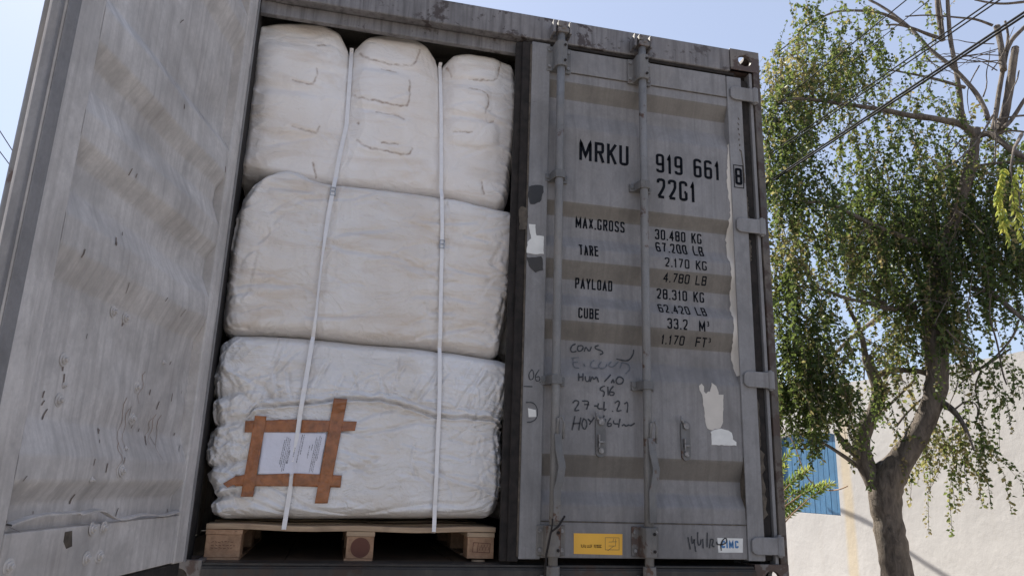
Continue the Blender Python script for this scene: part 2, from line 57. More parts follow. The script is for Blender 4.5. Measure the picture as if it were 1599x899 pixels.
TREE = [('trunk',[[4.401000000000001,1.771,-0.3,0.26],[4.4110000000000005,1.771,-0.1,0.21],[4.421,1.771,0.2765,0.185],[4.431,1.771,0.553,0.161],[4.442,1.762,0.884,0.145],[4.431,1.77,1.094,0.139],[4.421,1.779,1.265,0.137],[4.415,1.784,1.414,0.126],[4.405,1.793,1.551,0.145],[4.432,1.77,1.674,0.155],[4.501,1.711,1.802,0.118],[4.569,1.653,1.917,0.102],[4.639,1.593,2.077,0.094],[4.697,1.543,2.237,0.094],[4.731,1.515,2.398,0.102],[4.736,1.51,2.634,0.107],[4.745,1.503,2.875,0.102],[4.792,1.463,3.165,0.096],[4.859,1.406,3.457,0.078],[4.945,1.332,3.749,0.067],[5.015,1.272,3.984,0.056],[5.042,1.249,4.12,0.048],[5.069,1.226,4.3,0.035]]),('limb',[[4.399,1.798,1.551,0.118],[4.337,1.835,1.707,0.11],[4.296,1.853,1.853,0.103],[4.291,1.841,1.959,0.095],[4.32,1.8,2.066,0.088],[4.368,1.742,2.181,0.08],[4.385,1.711,2.32,0.073],[4.35,1.725,2.449,0.065],[4.316,1.737,2.569,0.058]]),('limb',[[4.304,1.879,1.835,0.054],[4.207,1.874,1.887,0.042],[4.128,1.854,1.957,0.031],[4.061,1.823,2.009,0.021]]),('limb',[[4.289,1.892,1.761,0.027],[4.16,1.87,1.83,0.023],[4.013,1.865,1.911,0.019],[3.865,1.86,1.956,0.016],[3.736,1.838,1.986,0.013]]),('limb',[[3.955,1.783,1.906,0.013],[3.894,1.791,1.872,0.011],[3.783,1.842,1.865,0.009],[3.692,1.876,1.88,0.008]]),('limb',[[4.351,1.839,2.07,0.019],[4.467,1.784,2.175,0.017],[4.595,1.719,2.309,0.015],[4.688,1.682,2.416,0.014]]),('limb',[[4.502,1.71,2.055,0.013],[4.589,1.702,2.151,0.012],[4.709,1.665,2.263,0.011]]),('limb',[[4.733,1.513,2.222,0.043],[4.72,1.392,2.156,0.032],[4.695,1.282,2.02,0.021],[4.647,1.191,1.87,0.01]]),('limb',[[4.395,1.801,2.413,0.038],[4.498,1.714,2.471,0.036],[4.626,1.604,2.46,0.034],[4.687,1.552,2.433,0.032]]),('limb',[[4.315,1.738,2.545,0.037],[4.262,1.696,2.728,0.03],[4.18,1.679,2.865,0.022],[4.112,1.649,2.966,0.015]]),('limb',[[5.059,1.234,4.23,0.046],[4.932,1.212,4.308,0.041],[4.727,1.255,4.343,0.037],[4.521,1.299,4.361,0.033],[4.327,1.334,4.399,0.029],[4.11,1.387,4.429,0.025],[3.948,1.394,4.429,0.022],[3.731,1.448,4.46,0.018],[3.604,1.425,4.419,0.015],[3.489,1.392,4.356,0.011]]),('limb',[[5.059,1.234,4.23,0.038],[5.097,1.137,4.225,0.036],[5.111,1.058,4.095,0.034],[5.157,0.954,3.944,0.033],[5.219,0.835,3.835,0.031]]),('limb',[[5.133,1.172,4.354,0.029],[5.154,1.212,4.486,0.028],[5.155,1.269,4.645,0.027],[5.086,1.386,4.928,0.026],[5.016,1.505,5.124,0.024],[4.998,1.579,5.287,0.023],[4.976,1.656,5.435,0.021],[4.941,1.744,5.592,0.02],[4.891,1.846,5.758,0.019],[4.847,1.941,5.882,0.017]]),('limb',[[5.111,1.321,4.279,0.033],[5.092,1.359,4.441,0.031],[5.106,1.37,4.673,0.029],[5.114,1.385,4.99,0.027],[5.119,1.403,5.198,0.026],[5.137,1.409,5.406,0.024],[5.162,1.409,5.697,0.022]]),('limb',[[5.108,1.455,5.219,0.025],[4.984,1.495,5.272,0.021],[4.872,1.525,5.331,0.018],[4.758,1.557,5.361,0.014],[4.664,1.571,5.347,0.011]]),('limb',[[4.861,1.535,5.336,0.022],[4.691,1.587,5.47,0.02],[4.525,1.634,5.501,0.017],[4.332,1.705,5.512,0.015],[4.197,1.726,5.449,0.013],[4.049,1.758,5.35,0.011],[3.886,1.804,5.167,0.009],[3.792,1.791,5.082,0.008]]),('limb',[[5.102,1.461,5.212,0.033],[5.098,1.464,5.394,0.032],[5.101,1.461,5.598,0.031],[5.107,1.457,5.7,0.03]]),('limb',[[5.074,1.419,5.18,0.016],[5.078,1.415,5.379,0.012],[5.08,1.414,5.602,0.008]]),('limb',[[5.449,1.296,5.31,0.017],[5.328,1.333,5.372,0.015],[5.225,1.356,5.377,0.012],[5.009,1.474,5.445,0.01],[4.844,1.549,5.448,0.008]]),('limb',[[5.625,1.145,5.462,0.017],[5.505,1.204,5.459,0.015],[5.405,1.246,5.478,0.013],[5.299,1.292,5.519,0.011]]),('limb',[[5.206,1.24,4.254,0.03],[5.289,1.257,4.42,0.029],[5.382,1.265,4.698,0.028],[5.472,1.276,4.929,0.027],[5.569,1.281,5.164,0.026],[5.709,1.249,5.308,0.024],[5.829,1.234,5.421,0.023]]),('limb',[[5.326,1.27,4.321,0.055],[5.392,1.246,4.503,0.052],[5.451,1.228,4.727,0.049],[5.514,1.207,4.992,0.045],[5.545,1.214,5.069,0.042]]),('limb',[[5.392,1.213,4.84,0.039],[5.438,1.24,5.075,0.038],[5.47,1.278,5.292,0.037]]),('limb',[[5.494,1.257,5.057,0.017],[5.522,1.233,5.184,0.015],[5.515,1.239,5.325,0.014]]),('limb',[[5.274,1.182,4.308,0.027],[5.372,1.186,4.397,0.025],[5.495,1.169,4.571,0.022],[5.591,1.175,4.683,0.02]]),('limb',[[5.249,1.204,4.387,0.014],[5.364,1.193,4.421,0.013],[5.488,1.175,4.445,0.012],[5.602,1.165,4.457,0.011]]),('limb',[[5.113,1.32,4.703,0.022],[4.996,1.341,4.734,0.019],[4.879,1.361,4.764,0.016],[4.74,1.401,4.801,0.013],[4.611,1.433,4.826,0.01],[4.448,1.493,4.872,0.008]]),('limb',[[5.088,1.078,4.301,0.013],[5.044,1.05,4.142,0.01],[4.983,1.037,3.906,0.008]]),('limb',[[5.006,1.017,4.292,0.013],[4.9,1.009,4.152,0.012],[4.786,1.007,4.017,0.01],[4.653,1.022,3.889,0.009],[4.515,1.041,3.797,0.007]]),('limb',[[5.193,1.252,4.222,0.014],[5.25,1.203,4.279,0.013],[5.313,1.149,4.28,0.012],[5.411,1.065,4.228,0.011]]),('limb',[[5.017,1.27,3.976,0.019],[5.082,1.215,3.996,0.017],[5.184,1.127,3.989,0.015],[5.27,1.054,3.978,0.013]]),('limb',[[4.795,1.46,3.382,0.038],[4.627,1.406,3.384,0.033],[4.396,1.407,3.43,0.028],[4.145,1.423,3.515,0.024],[3.887,1.447,3.636,0.019],[3.704,1.406,3.599,0.015],[3.547,1.342,3.557,0.011]]),('limb',[[4.659,1.576,2.935,0.035],[4.491,1.57,2.902,0.031],[4.337,1.55,2.903,0.027],[4.176,1.538,2.929,0.023],[4.014,1.525,2.935,0.019],[3.845,1.519,2.99,0.016],[3.628,1.554,2.996,0.013],[3.462,1.546,3.064,0.009]]),('limb',[[4.445,1.628,2.946,0.026],[4.347,1.623,2.99,0.021],[4.249,1.619,3.033,0.015],[4.176,1.594,3.073,0.01]]),('limb',[[3.905,1.563,3.554,0.012],[3.826,1.63,3.678,0.011],[3.772,1.676,3.857,0.009],[3.741,1.702,4.016,0.007]]),('limb',[[4.947,1.33,3.043,0.032],[4.994,1.224,3.004,0.029],[5.012,1.143,2.903,0.026],[5.049,1.046,2.755,0.024],[5.085,0.949,2.644,0.021]]),('limb',[[4.874,1.393,3.227,0.021],[5.017,1.402,3.315,0.018],[5.174,1.399,3.421,0.015],[5.33,1.397,3.492,0.011]]),('limb',[[5.062,1.101,2.767,0.013],[5.069,1.16,2.665,0.012],[5.011,1.275,2.533,0.011],[4.932,1.408,2.432,0.009],[4.896,1.505,2.358,0.008]]),('limb',[[4.956,1.191,2.976,0.011],[4.932,1.211,2.812,0.01],[4.956,1.19,2.613,0.009],[4.959,1.188,2.405,0.009],[4.972,1.177,2.325,0.008]]),('limb',[[4.85,1.413,2.479,0.016],[4.973,1.395,2.45,0.014],[5.107,1.368,2.543,0.013],[5.23,1.352,2.62,0.011]]),('limb',[[4.937,1.339,2.44,0.011],[4.893,1.376,2.321,0.009],[4.915,1.357,2.184,0.007],[4.87,1.396,2.033,0.005]]),('limb',[[4.791,1.463,2.17,0.011],[4.853,1.411,2.237,0.009],[4.906,1.365,2.201,0.007],[4.885,1.383,2.083,0.005]]),('twig',[[5.38,1.223,4.903,0.007],[5.156,1.267,4.953,0.006],[4.967,1.28,4.971,0.004],[4.771,1.3,4.886,0.003]]),('twig',[[5.366,1.235,5.085,0.007],[5.184,1.276,5.087,0.006],[5.034,1.29,5.105,0.004],[4.88,1.308,5.066,0.003]]),('twig',[[5.394,1.212,4.93,0.007],[5.148,1.308,4.922,0.006],[4.948,1.366,4.925,0.004],[4.749,1.423,4.939,0.003]]),('twig',[[5.398,1.207,4.969,0.007],[5.163,1.282,4.991,0.006],[4.96,1.329,4.9,0.004],[4.766,1.367,4.914,0.003]]),('twig',[[5.361,1.239,4.848,0.007],[5.251,1.241,4.898,0.006],[5.154,1.231,4.91,0.005],[5.051,1.227,4.839,0.003]]),('twig',[[5.342,1.255,4.93,0.007],[5.202,1.303,4.941,0.006],[5.087,1.328,4.965,0.005],[4.974,1.353,5.001,0.003]]),('twig',[[5.366,1.235,5.02,0.007],[5.178,1.281,4.955,0.006],[5.017,1.304,4.831,0.004],[4.865,1.32,4.802,0.003]]),('twig',[[5.383,1.22,5.037,0.007],[5.17,1.307,4.975,0.006],[5.001,1.355,4.983,0.005],[4.829,1.406,4.958,0.003]]),('twig',[[4.639,1.229,2.933,0.008],[4.583,1.219,2.878,0.007],[4.532,1.205,2.818,0.006],[4.479,1.193,2.762,0.004],[4.432,1.175,2.701,0.003]]),('twig',[[3.708,1.338,2.337,0.007],[3.725,1.284,2.384,0.006],[3.742,1.23,2.431,0.005],[3.761,1.175,2.473,0.004],[3.763,1.133,2.532,0.003]]),('twig',[[3.868,1.554,4.758,0.008],[3.916,1.569,4.822,0.007],[3.969,1.58,4.878,0.005],[4.023,1.59,4.932,0.004],[4.082,1.596,4.975,0.003]]),('twig',[[4.905,1.2,3.001,0.008],[4.836,1.219,2.954,0.007],[4.762,1.243,2.94,0.006],[4.687,1.266,2.936,0.004],[4.613,1.29,2.922,0.003]]),('twig',[[4.267,2.177,3.184,0.009],[4.197,2.235,3.154,0.007],[4.141,2.281,3.085,0.006],[4.085,2.327,3.016,0.005],[4.014,2.386,2.986,0.003]]),('twig',[[4.205,1.166,4.259,0.008],[4.175,1.222,4.346,0.007],[4.131,1.29,4.407,0.005],[4.083,1.361,4.46,0.004],[4.032,1.435,4.467,0.003]]),('twig',[[5.126,1.761,3.883,0.009],[5.16,1.737,3.988,0.008],[5.165,1.738,4.106,0.006],[5.139,1.766,4.215,0.005],[5.087,1.815,4.299,0.003]]),('twig',[[5.224,1.274,4.612,0.009],[5.228,1.226,4.691,0.007],[5.205,1.2,4.783,0.006],[5.205,1.156,4.864,0.005],[5.192,1.122,4.953,0.003]]),('twig',[[4.322,0.963,2.622,0.008],[4.377,0.967,2.572,0.006],[4.438,0.964,2.531,0.005],[4.502,0.96,2.494,0.004],[4.551,0.967,2.439,0.003]]),('twig',[[4.544,1.019,2.348,0.008],[4.56,1.05,2.395,0.007],[4.589,1.068,2.446,0.005],[4.625,1.082,2.496,0.004],[4.66,1.095,2.546,0.003]]),('twig',[[4.604,0.616,4.365,0.008],[4.667,0.606,4.444,0.006],[4.723,0.602,4.537,0.005],[4.775,0.602,4.634,0.004],[4.83,0.599,4.731,0.003]]),('twig',[[4.053,0.994,2.761,0.007],[4.068,0.922,2.785,0.006],[4.087,0.848,2.777,0.005],[4.103,0.776,2.754,0.004],[4.112,0.71,2.709,0.003]]),('twig',[[4.384,0.742,3.851,0.007],[4.451,0.735,3.795,0.006],[4.502,0.742,3.722,0.005],[4.573,0.732,3.673,0.004],[4.645,0.721,3.625,0.003]]),('twig',[[4.603,1.582,4.997,0.009],[4.592,1.575,5.041,0.007],[4.579,1.57,5.084,0.006],[4.566,1.565,5.127,0.005],[4.555,1.557,5.171,0.003]]),('twig',[[4.241,0.806,4.241,0.007],[4.254,0.789,4.275,0.006],[4.261,0.778,4.316,0.005],[4.267,0.768,4.357,0.004],[4.26,0.769,4.402,0.003]]),('twig',[[4.074,1.991,3.253,0.008],[4.044,1.969,3.154,0.007],[4.042,1.923,3.061,0.006],[4.042,1.874,2.971,0.004],[4.049,1.82,2.887,0.003]]),('twig',[[4.159,1.945,2.868,0.009],[4.107,1.929,2.956,0.007],[4.034,1.932,3.025,0.006],[3.972,1.925,3.105,0.004],[3.914,1.914,3.189,0.003]]),('twig',[[4.683,1.727,5.309,0.009],[4.704,1.726,5.361,0.007],[4.738,1.715,5.396,0.006],[4.777,1.699,5.407,0.005],[4.816,1.683,5.419,0.003]]),('twig',[[4.338,1.514,2.687,0.008],[4.381,1.515,2.704,0.007],[4.424,1.514,2.714,0.006],[4.468,1.514,2.727,0.004],[4.512,1.513,2.733,0.003]]),('twig',[[4.121,2.168,3.823,0.009],[4.085,2.187,3.783,0.007],[4.042,2.213,3.766,0.006],[4.0,2.238,3.739,0.005],[3.97,2.252,3.691,0.003]]),('twig',[[4.531,0.963,3.524,0.008],[4.551,1.001,3.487,0.007],[4.565,1.043,3.453,0.005],[4.572,1.093,3.426,0.004],[4.57,1.15,3.416,0.003]]),('twig',[[5.039,1.189,3.59,0.009],[5.088,1.146,3.557,0.007],[5.136,1.104,3.522,0.006],[5.187,1.059,3.52,0.005],[5.236,1.016,3.553,0.003]]),('twig',[[5.002,1.699,2.952,0.009],[5.039,1.661,2.901,0.008],[5.07,1.628,2.842,0.006],[5.098,1.597,2.782,0.005],[5.124,1.569,2.719,0.003]]),('twig',[[4.506,1.474,3.126,0.008],[4.499,1.489,3.167,0.007],[4.481,1.513,3.196,0.006],[4.459,1.541,3.213,0.004],[4.435,1.572,3.218,0.003]]),('twig',[[5.161,1.381,3.726,0.009],[5.141,1.352,3.624,0.007],[5.113,1.329,3.522,0.006],[5.098,1.295,3.425,0.005],[5.059,1.281,3.329,0.003]]),('twig',[[4.487,1.554,2.352,0.008],[4.474,1.622,2.409,0.007],[4.471,1.683,2.482,0.006],[4.471,1.741,2.56,0.005],[4.482,1.789,2.649,0.003]]),('twig',[[3.93,1.237,3.303,0.008],[3.938,1.19,3.338,0.006],[3.956,1.134,3.351,0.005],[3.965,1.086,3.382,0.004],[3.959,1.051,3.429,0.003]]),('twig',[[4.454,0.93,3.336,0.008],[4.485,0.958,3.315,0.007],[4.507,0.995,3.296,0.005],[4.522,1.037,3.282,0.004],[4.536,1.081,3.269,0.003]]),('twig',[[4.454,1.679,3.373,0.008],[4.444,1.702,3.435,0.007],[4.419,1.739,3.479,0.006],[4.398,1.773,3.531,0.005],[4.368,1.814,3.567,0.003]]),('twig',[[4.566,1.01,4.034,0.008],[4.574,0.988,4.085,0.007],[4.594,0.955,4.121,0.005],[4.599,0.935,4.174,0.004],[4.616,0.905,4.214,0.003]]),('twig',[[5.065,0.949,3.689,0.008],[5.041,0.941,3.586,0.007],[5.018,0.932,3.484,0.006],[5.019,0.903,3.389,0.004],[5.026,0.868,3.301,0.003]]),('twig',[[4.938,1.762,4.699,0.009],[4.905,1.772,4.604,0.008],[4.86,1.793,4.521,0.006],[4.819,1.81,4.435,0.005],[4.781,1.825,4.346,0.003]]),('twig',[[4.637,1.249,2.33,0.008],[4.597,1.229,2.275,0.007],[4.551,1.213,2.224,0.006],[4.504,1.198,2.174,0.004],[4.463,1.179,2.122,0.003]]),('twig',[[3.875,1.175,4.416,0.007],[3.833,1.168,4.366,0.006],[3.788,1.164,4.326,0.005],[3.745,1.158,4.28,0.004],[3.702,1.153,4.235,0.003]]),('twig',[[5.175,1.751,3.509,0.009],[5.142,1.795,3.499,0.008],[5.109,1.84,3.484,0.006],[5.076,1.885,3.47,0.005],[5.043,1.929,3.448,0.003]]),('twig',[[3.905,1.826,3.142,0.008],[3.871,1.84,3.074,0.007],[3.824,1.864,3.021,0.006],[3.766,1.898,2.998,0.004],[3.705,1.934,2.992,0.003]]),('twig',[[5.24,1.479,4.92,0.009],[5.204,1.466,4.859,0.008],[5.171,1.451,4.797,0.006],[5.149,1.427,4.733,0.005],[5.136,1.395,4.672,0.003]]),('twig',[[4.486,0.934,2.716,0.008],[4.509,0.959,2.802,0.007],[4.55,0.968,2.886,0.005],[4.586,0.983,2.974,0.004],[4.629,0.991,3.061,0.003]]),('twig',[[4.703,0.947,3.315,0.008],[4.702,0.992,3.384,0.007],[4.701,1.037,3.455,0.006],[4.693,1.088,3.517,0.004],[4.678,1.144,3.571,0.003]]),('twig',[[4.386,2.224,4.759,0.009],[4.351,2.258,4.826,0.008],[4.333,2.277,4.909,0.006],[4.314,2.297,4.993,0.005],[4.291,2.32,5.076,0.003]]),('twig',[[4.728,1.671,3.314,0.009],[4.781,1.679,3.351,0.007],[4.838,1.683,3.369,0.006],[4.895,1.687,3.385,0.005],[4.952,1.691,3.409,0.003]]),('twig',[[4.4,0.936,4.617,0.008],[4.415,0.891,4.534,0.006],[4.44,0.836,4.473,0.005],[4.463,0.783,4.411,0.004],[4.479,0.736,4.337,0.003]]),('twig',[[3.645,1.533,4.533,0.008],[3.633,1.55,4.634,0.006],[3.638,1.553,4.735,0.005],[3.652,1.548,4.834,0.004],[3.685,1.527,4.92,0.003]]),('twig',[[4.006,2.328,3.918,0.009],[4.045,2.359,3.869,0.007],[4.088,2.386,3.821,0.006],[4.113,2.429,3.77,0.005],[4.117,2.49,3.729,0.003]]),('twig',[[4.57,0.874,3.991,0.008],[4.567,0.939,3.957,0.007],[4.564,1.005,3.922,0.005],[4.575,1.059,3.866,0.004],[4.567,1.129,3.835,0.003]]),('twig',[[3.875,1.912,2.398,0.008],[3.906,1.913,2.427,0.007],[3.932,1.918,2.462,0.006],[3.962,1.92,2.493,0.004],[3.995,1.919,2.519,0.003]]),('twig',[[5.125,0.861,4.591,0.008],[5.082,0.851,4.496,0.007],[5.024,0.854,4.417,0.006],[4.976,0.848,4.327,0.004],[4.915,0.853,4.255,0.003]]),('twig',[[4.455,0.569,4.349,0.007],[4.433,0.608,4.287,0.006],[4.416,0.643,4.22,0.005],[4.416,0.663,4.138,0.004],[4.429,0.672,4.053,0.003]]),('twig',[[3.716,1.579,4.508,0.008],[3.717,1.609,4.615,0.007],[3.719,1.639,4.724,0.005],[3.698,1.688,4.824,0.004],[3.667,1.746,4.918,0.003]]),('twig',[[4.157,2.612,3.627,0.009],[4.18,2.631,3.588,0.008],[4.211,2.643,3.552,0.006],[4.248,2.649,3.522,0.005],[4.291,2.651,3.5,0.004]]),('twig',[[5.162,1.326,3.089,0.009],[5.181,1.282,3.127,0.007],[5.205,1.234,3.152,0.006],[5.223,1.191,3.19,0.005],[5.247,1.143,3.209,0.003]]),('twig',[[4.558,1.739,3.132,0.009],[4.549,1.727,3.075,0.007],[4.534,1.721,3.02,0.006],[4.521,1.713,2.964,0.005],[4.5,1.712,2.911,0.003]]),('twig',[[4.122,2.277,3.329,0.009],[4.139,2.309,3.391,0.007],[4.152,2.343,3.452,0.006],[4.172,2.373,3.515,0.005],[4.178,2.414,3.576,0.003]]),('twig',[[4.995,1.681,3.061,0.009],[4.954,1.71,3.078,0.008],[4.912,1.74,3.09,0.006],[4.874,1.766,3.117,0.005],[4.831,1.796,3.131,0.003]]),('twig',[[3.74,1.516,3.192,0.008],[3.729,1.513,3.119,0.006],[3.707,1.521,3.052,0.005],[3.694,1.52,2.981,0.004],[3.662,1.535,2.922,0.003]]),('twig',[[3.865,1.214,2.298,0.007],[3.889,1.232,2.364,0.006],[3.919,1.245,2.429,0.005],[3.962,1.247,2.488,0.004],[4.013,1.242,2.536,0.003]]),('twig',[[3.816,1.18,2.598,0.007],[3.884,1.177,2.562,0.006],[3.952,1.172,2.528,0.005],[4.017,1.172,2.486,0.004],[4.083,1.169,2.447,0.003]]),('twig',[[4.051,1.449,4.201,0.008],[4.077,1.4,4.273,0.007],[4.117,1.338,4.319,0.005],[4.15,1.284,4.38,0.004],[4.176,1.234,4.448,0.003]]),('twig',[[4.52,1.29,4.061,0.008],[4.568,1.306,4.132,0.007],[4.605,1.332,4.211,0.006],[4.624,1.372,4.292,0.004],[4.65,1.407,4.375,0.003]]),('twig',[[3.83,2.165,2.858,0.008],[3.834,2.217,2.897,0.007],[3.835,2.273,2.933,0.006],[3.832,2.331,2.963,0.005],[3.838,2.382,3.007,0.003]]),('limb',[[4.75,2.0,3.0,0.03],[5.4,3.6,2.95,0.025],[5.93,5.2,2.42,0.022],[5.985,5.71,2.6,0.022],[5.985,6.06,2.69,0.022],[5.985,6.363,2.755,0.02],[5.985,6.7,2.86,0.015]])]
CROWN = [[3.73,1.58,4.72,0.27,0.29,75,1],[4.16,1.6,5.15,0.41,0.25,55,2],[3.93,1.67,5.33,0.2,0.15,12,0],[3.62,1.54,4.24,0.21,0.33,80,0],[4.04,1.58,4.65,0.35,0.3,80,2],[4.26,1.52,4.94,0.25,0.23,40,0],[3.6,1.43,3.77,0.28,0.28,110,0],[4.57,1.52,4.21,0.37,0.32,50,0],[4.6,1.63,4.83,0.27,0.29,22,2],[4.84,1.42,4.47,0.27,0.24,26,2],[4.59,1.63,3.87,0.48,0.32,120,0],[4.88,1.65,3.7,0.44,0.33,130,0],[4.99,1.43,3.84,0.33,0.27,60,2],[5.27,1.31,3.73,0.28,0.33,90,0],[5.13,1.3,3.3,0.3,0.27,70,0],[4.08,1.68,3.56,0.41,0.25,90,0],[3.59,1.57,3.22,0.21,0.33,68,1],[3.64,1.52,2.84,0.29,0.33,93,0],[3.65,1.65,2.44,0.22,0.29,93,0],[3.9,1.57,2.49,0.3,0.25,75,2],[4.52,1.69,3.36,0.38,0.27,80,0],[4.78,1.61,3.2,0.33,0.27,100,0],[4.65,1.58,2.83,0.27,0.29,110,2],[4.81,1.45,2.82,0.21,0.27,60,2],[4.21,1.69,3.12,0.26,0.18,22,0],[5.06,1.24,2.89,0.19,0.19,10,0],[3.79,1.66,2.22,0.3,0.2,90,0],[3.61,1.82,2.23,0.12,0.22,28,0],[4.44,1.63,2.54,0.21,0.24,28,1],[4.35,1.71,2.16,0.13,0.21,18,0],[4.78,1.6,1.95,0.22,0.15,45,1],[4.9,1.37,1.94,0.05,0.16,14,0],[4.95,1.33,2.34,0.24,0.19,16,0],[5.13,1.44,4.35,0.25,0.39,22,2],[4.76,1.49,4.89,0.32,0.27,14,0],[3.81,1.78,2.05,0.3,0.13,21,0],[5.48,1.27,4.22,0.14,0.34,12,0],[4.33,1.6,4.15,0.18,0.41,26,2],[4.9,1.11,2.27,0.16,0.21,8,0],[5.01,1.54,5.54,0.5,0.11,6,0],[5.22,1.23,3.19,0.25,0.33,70,0],[4.92,1.36,3.4,0.32,0.32,70,0],[5.13,1.3,4.02,0.33,0.25,40,2],[5.28,1.17,3.63,0.16,0.38,50,0],[4.6,1.5,3.46,0.32,0.26,50,0],[4.2,1.57,3.39,0.25,0.31,50,1]]
TREEDIR = [0.6494,0.7604]
SPRAY = [4.063,0.112,3.37]
CABR = [[3.5,1.64,4.368,0.095,4.333,0.004],[3.6,1.79,4.329,0.048,4.321,0.003],[3.45,1.579,3.985,-0.519,3.897,0.0045],[3.48,1.627,3.989,-0.533,3.893,0.0045],[3.35,1.418,3.702,-0.69,3.685,0.0062],[3.37,1.45,3.702,-0.671,3.682,0.006]]
CABL = [[-3.2,5.166,4.956,6.03,4.803,0.005],[-3.2,5.259,4.764,6.042,4.665,0.005],[-3.3,5.83,4.138,6.297,4.084,0.005],[-3.3,6.124,3.533,6.305,3.517,0.005]]
BUSHT = [[5.3,4.285,1.949],[5.3,4.097,1.766],[5.3,3.973,1.785],[5.3,3.937,1.625],[5.3,3.757,1.64],[5.3,3.645,1.641],[5.3,4.257,1.667],[5.3,4.302,1.574],[5.3,4.124,1.525],[5.3,4.088,1.449],[5.3,4.259,1.43],[5.3,4.393,1.386],[5.3,4.396,1.808]]
def link(o, parent=None):
    COL.objects.link(o)
    if parent is not None: o.parent = parent
    return o
def tag(o, label=None, cat=None, group=None, kind=None):
    if label: o['label'] = label
    if cat: o['category'] = cat
    if group: o['group'] = group
    if kind: o['kind'] = kind
    return o
def empty(name, loc, label, cat, group=None):
    o = bpy.data.objects.new(name, None); o.location = loc; o.empty_display_size = .1
    link(o); return tag(o, label, cat, group)
class MB:
    """collects geometry in world coordinates"""
    def __init__(s): s.v = []; s.f = []; s.m = []
    def add(s, vs, fs, mi=0):
        b = len(s.v); s.v += [tuple(v) for v in vs]; s.f += [tuple(b+i for i in f) for f in fs]; s.m += [mi]*len(fs)
    def box(s, x0, x1, y0, y1, z0, z1, mi=0, M=None):
        vs = [(x,y,z) for x in (x0,x1) for y in (y0,y1) for z in (z0,z1)]
        if M is not None: vs = [tuple(M @ Vector(v)) for v in vs]
        s.add(vs, [(0,1,3,2),(4,6,7,5),(0,4,5,1),(2,3,7,6),(0,2,6,4),(1,5,7,3)], mi)
    def prism(s, pts, y0, y1, mi=0, M=None):
        """polygon in x,z extruded along y"""
        n = len(pts); vs = [(x,y0,z) for x,z in pts]+[(x,y1,z) for x,z in pts]
        if M is not None: vs = [tuple(M @ Vector(v)) for v in vs]
        s.add(vs, [tuple(range(n))[::-1], tuple(range(n,2*n))]+[(i,(i+1)%n,n+(i+1)%n,n+i) for i in range(n)], mi)
    def tube(s, P, R, n=10, mi=0, cap=True):
        P = [Vector(p) for p in P]; R = R if hasattr(R,'__len__') else [R]*len(P)
        d0 = (P[1]-P[0]).normalized(); a = d0.orthogonal().normalized(); vs = []
        for i,p in enumerate(P):
            d = (P[min(i+1,len(P)-1)]-P[max(i-1,0)]).normalized()
            a = (a-d*a.dot(d)).normalized(); b = d.cross(a)
            for k in range(n):
                t = 2*math.pi*k/n; vs.append(p+(a*math.cos(t)+b*math.sin(t))*R[i])
        fs = [(i*n+k, i*n+(k+1)%n, (i+1)*n+(k+1)%n, (i+1)*n+k) for i in range(len(P)-1) for k in range(n)]
        if cap: fs += [tuple(range(n))[::-1], tuple((len(P)-1)*n+k for k in range(n))]
        s.add(vs, fs, mi)
    def build(s, name, mat, parent=None, bevel=0, smooth=False, origin=None, seg=2):
        me = bpy.data.meshes.new(name); me.from_pydata(s.v, [], s.f); 
        for m in (mat if isinstance(mat,(list,tuple)) else [mat]): me.materials.append(m)
        if any(s.m): me.polygons.foreach_set('material_index', s.m)
        bm = bmesh.new(); bm.from_mesh(me); bmesh.ops.recalc_face_normals(bm, faces=bm.faces); bm.to_mesh(me); bm.free()
        me.update(); o = bpy.data.objects.new(name, me); link(o)
        if origin is not None:
            me.transform(Matrix.Translation(-Vector(origin))); o.location = origin
        if parent is not None: put(o, parent)
        if bevel:
            b = o.modifiers.new('bevel', 'BEVEL'); b.width = bevel; b.segments = seg; b.limit_method = 'ANGLE'; b.angle_limit = math.radians(40)
        if smooth: me.polygons.foreach_set('use_smooth', [True]*len(me.polygons))
        return o
def wmat(o):
    M = o.matrix_basis.copy()
    while o.parent is not None:
        o = o.parent; M = o.matrix_basis @ M
    return M
def put(o, parent):
    """parent and keep the world place"""
    w = wmat(o); o.parent = parent; o.matrix_basis = wmat(parent).inverted() @ w
    return o
def npmesh(name, V, F, mat, parent=None, smooth=True, col=None):
    me = bpy.data.meshes.new(name); V = np.asarray(V,np.float32); F = np.asarray(F,np.int32); k = F.shape[1]
    me.vertices.add(len(V)); me.vertices.foreach_set('co', V.ravel())
    me.loops.add(F.size); me.loops.foreach_set('vertex_index', F.ravel())
    me.polygons.add(len(F)); me.polygons.foreach_set('loop_start', np.arange(0,F.size,k,dtype=np.int32)); me.polygons.foreach_set('loop_total', np.full(len(F),k,np.int32))
    me.polygons.foreach_set('use_smooth', np.full(len(F),smooth))
    if col is not None:
        for nm,c in col.items():
            a = me.attributes.new(nm,'FLOAT','POINT'); a.data.foreach_set('value', np.asarray(c,np.float32))
    me.update(calc_edges=True); me.validate()
    for m in (mat if isinstance(mat,(list,tuple)) else [mat]): me.materials.append(m)
    o = bpy.data.objects.new(name, me); link(o)
    if parent is not None: put(o, parent)
    return o
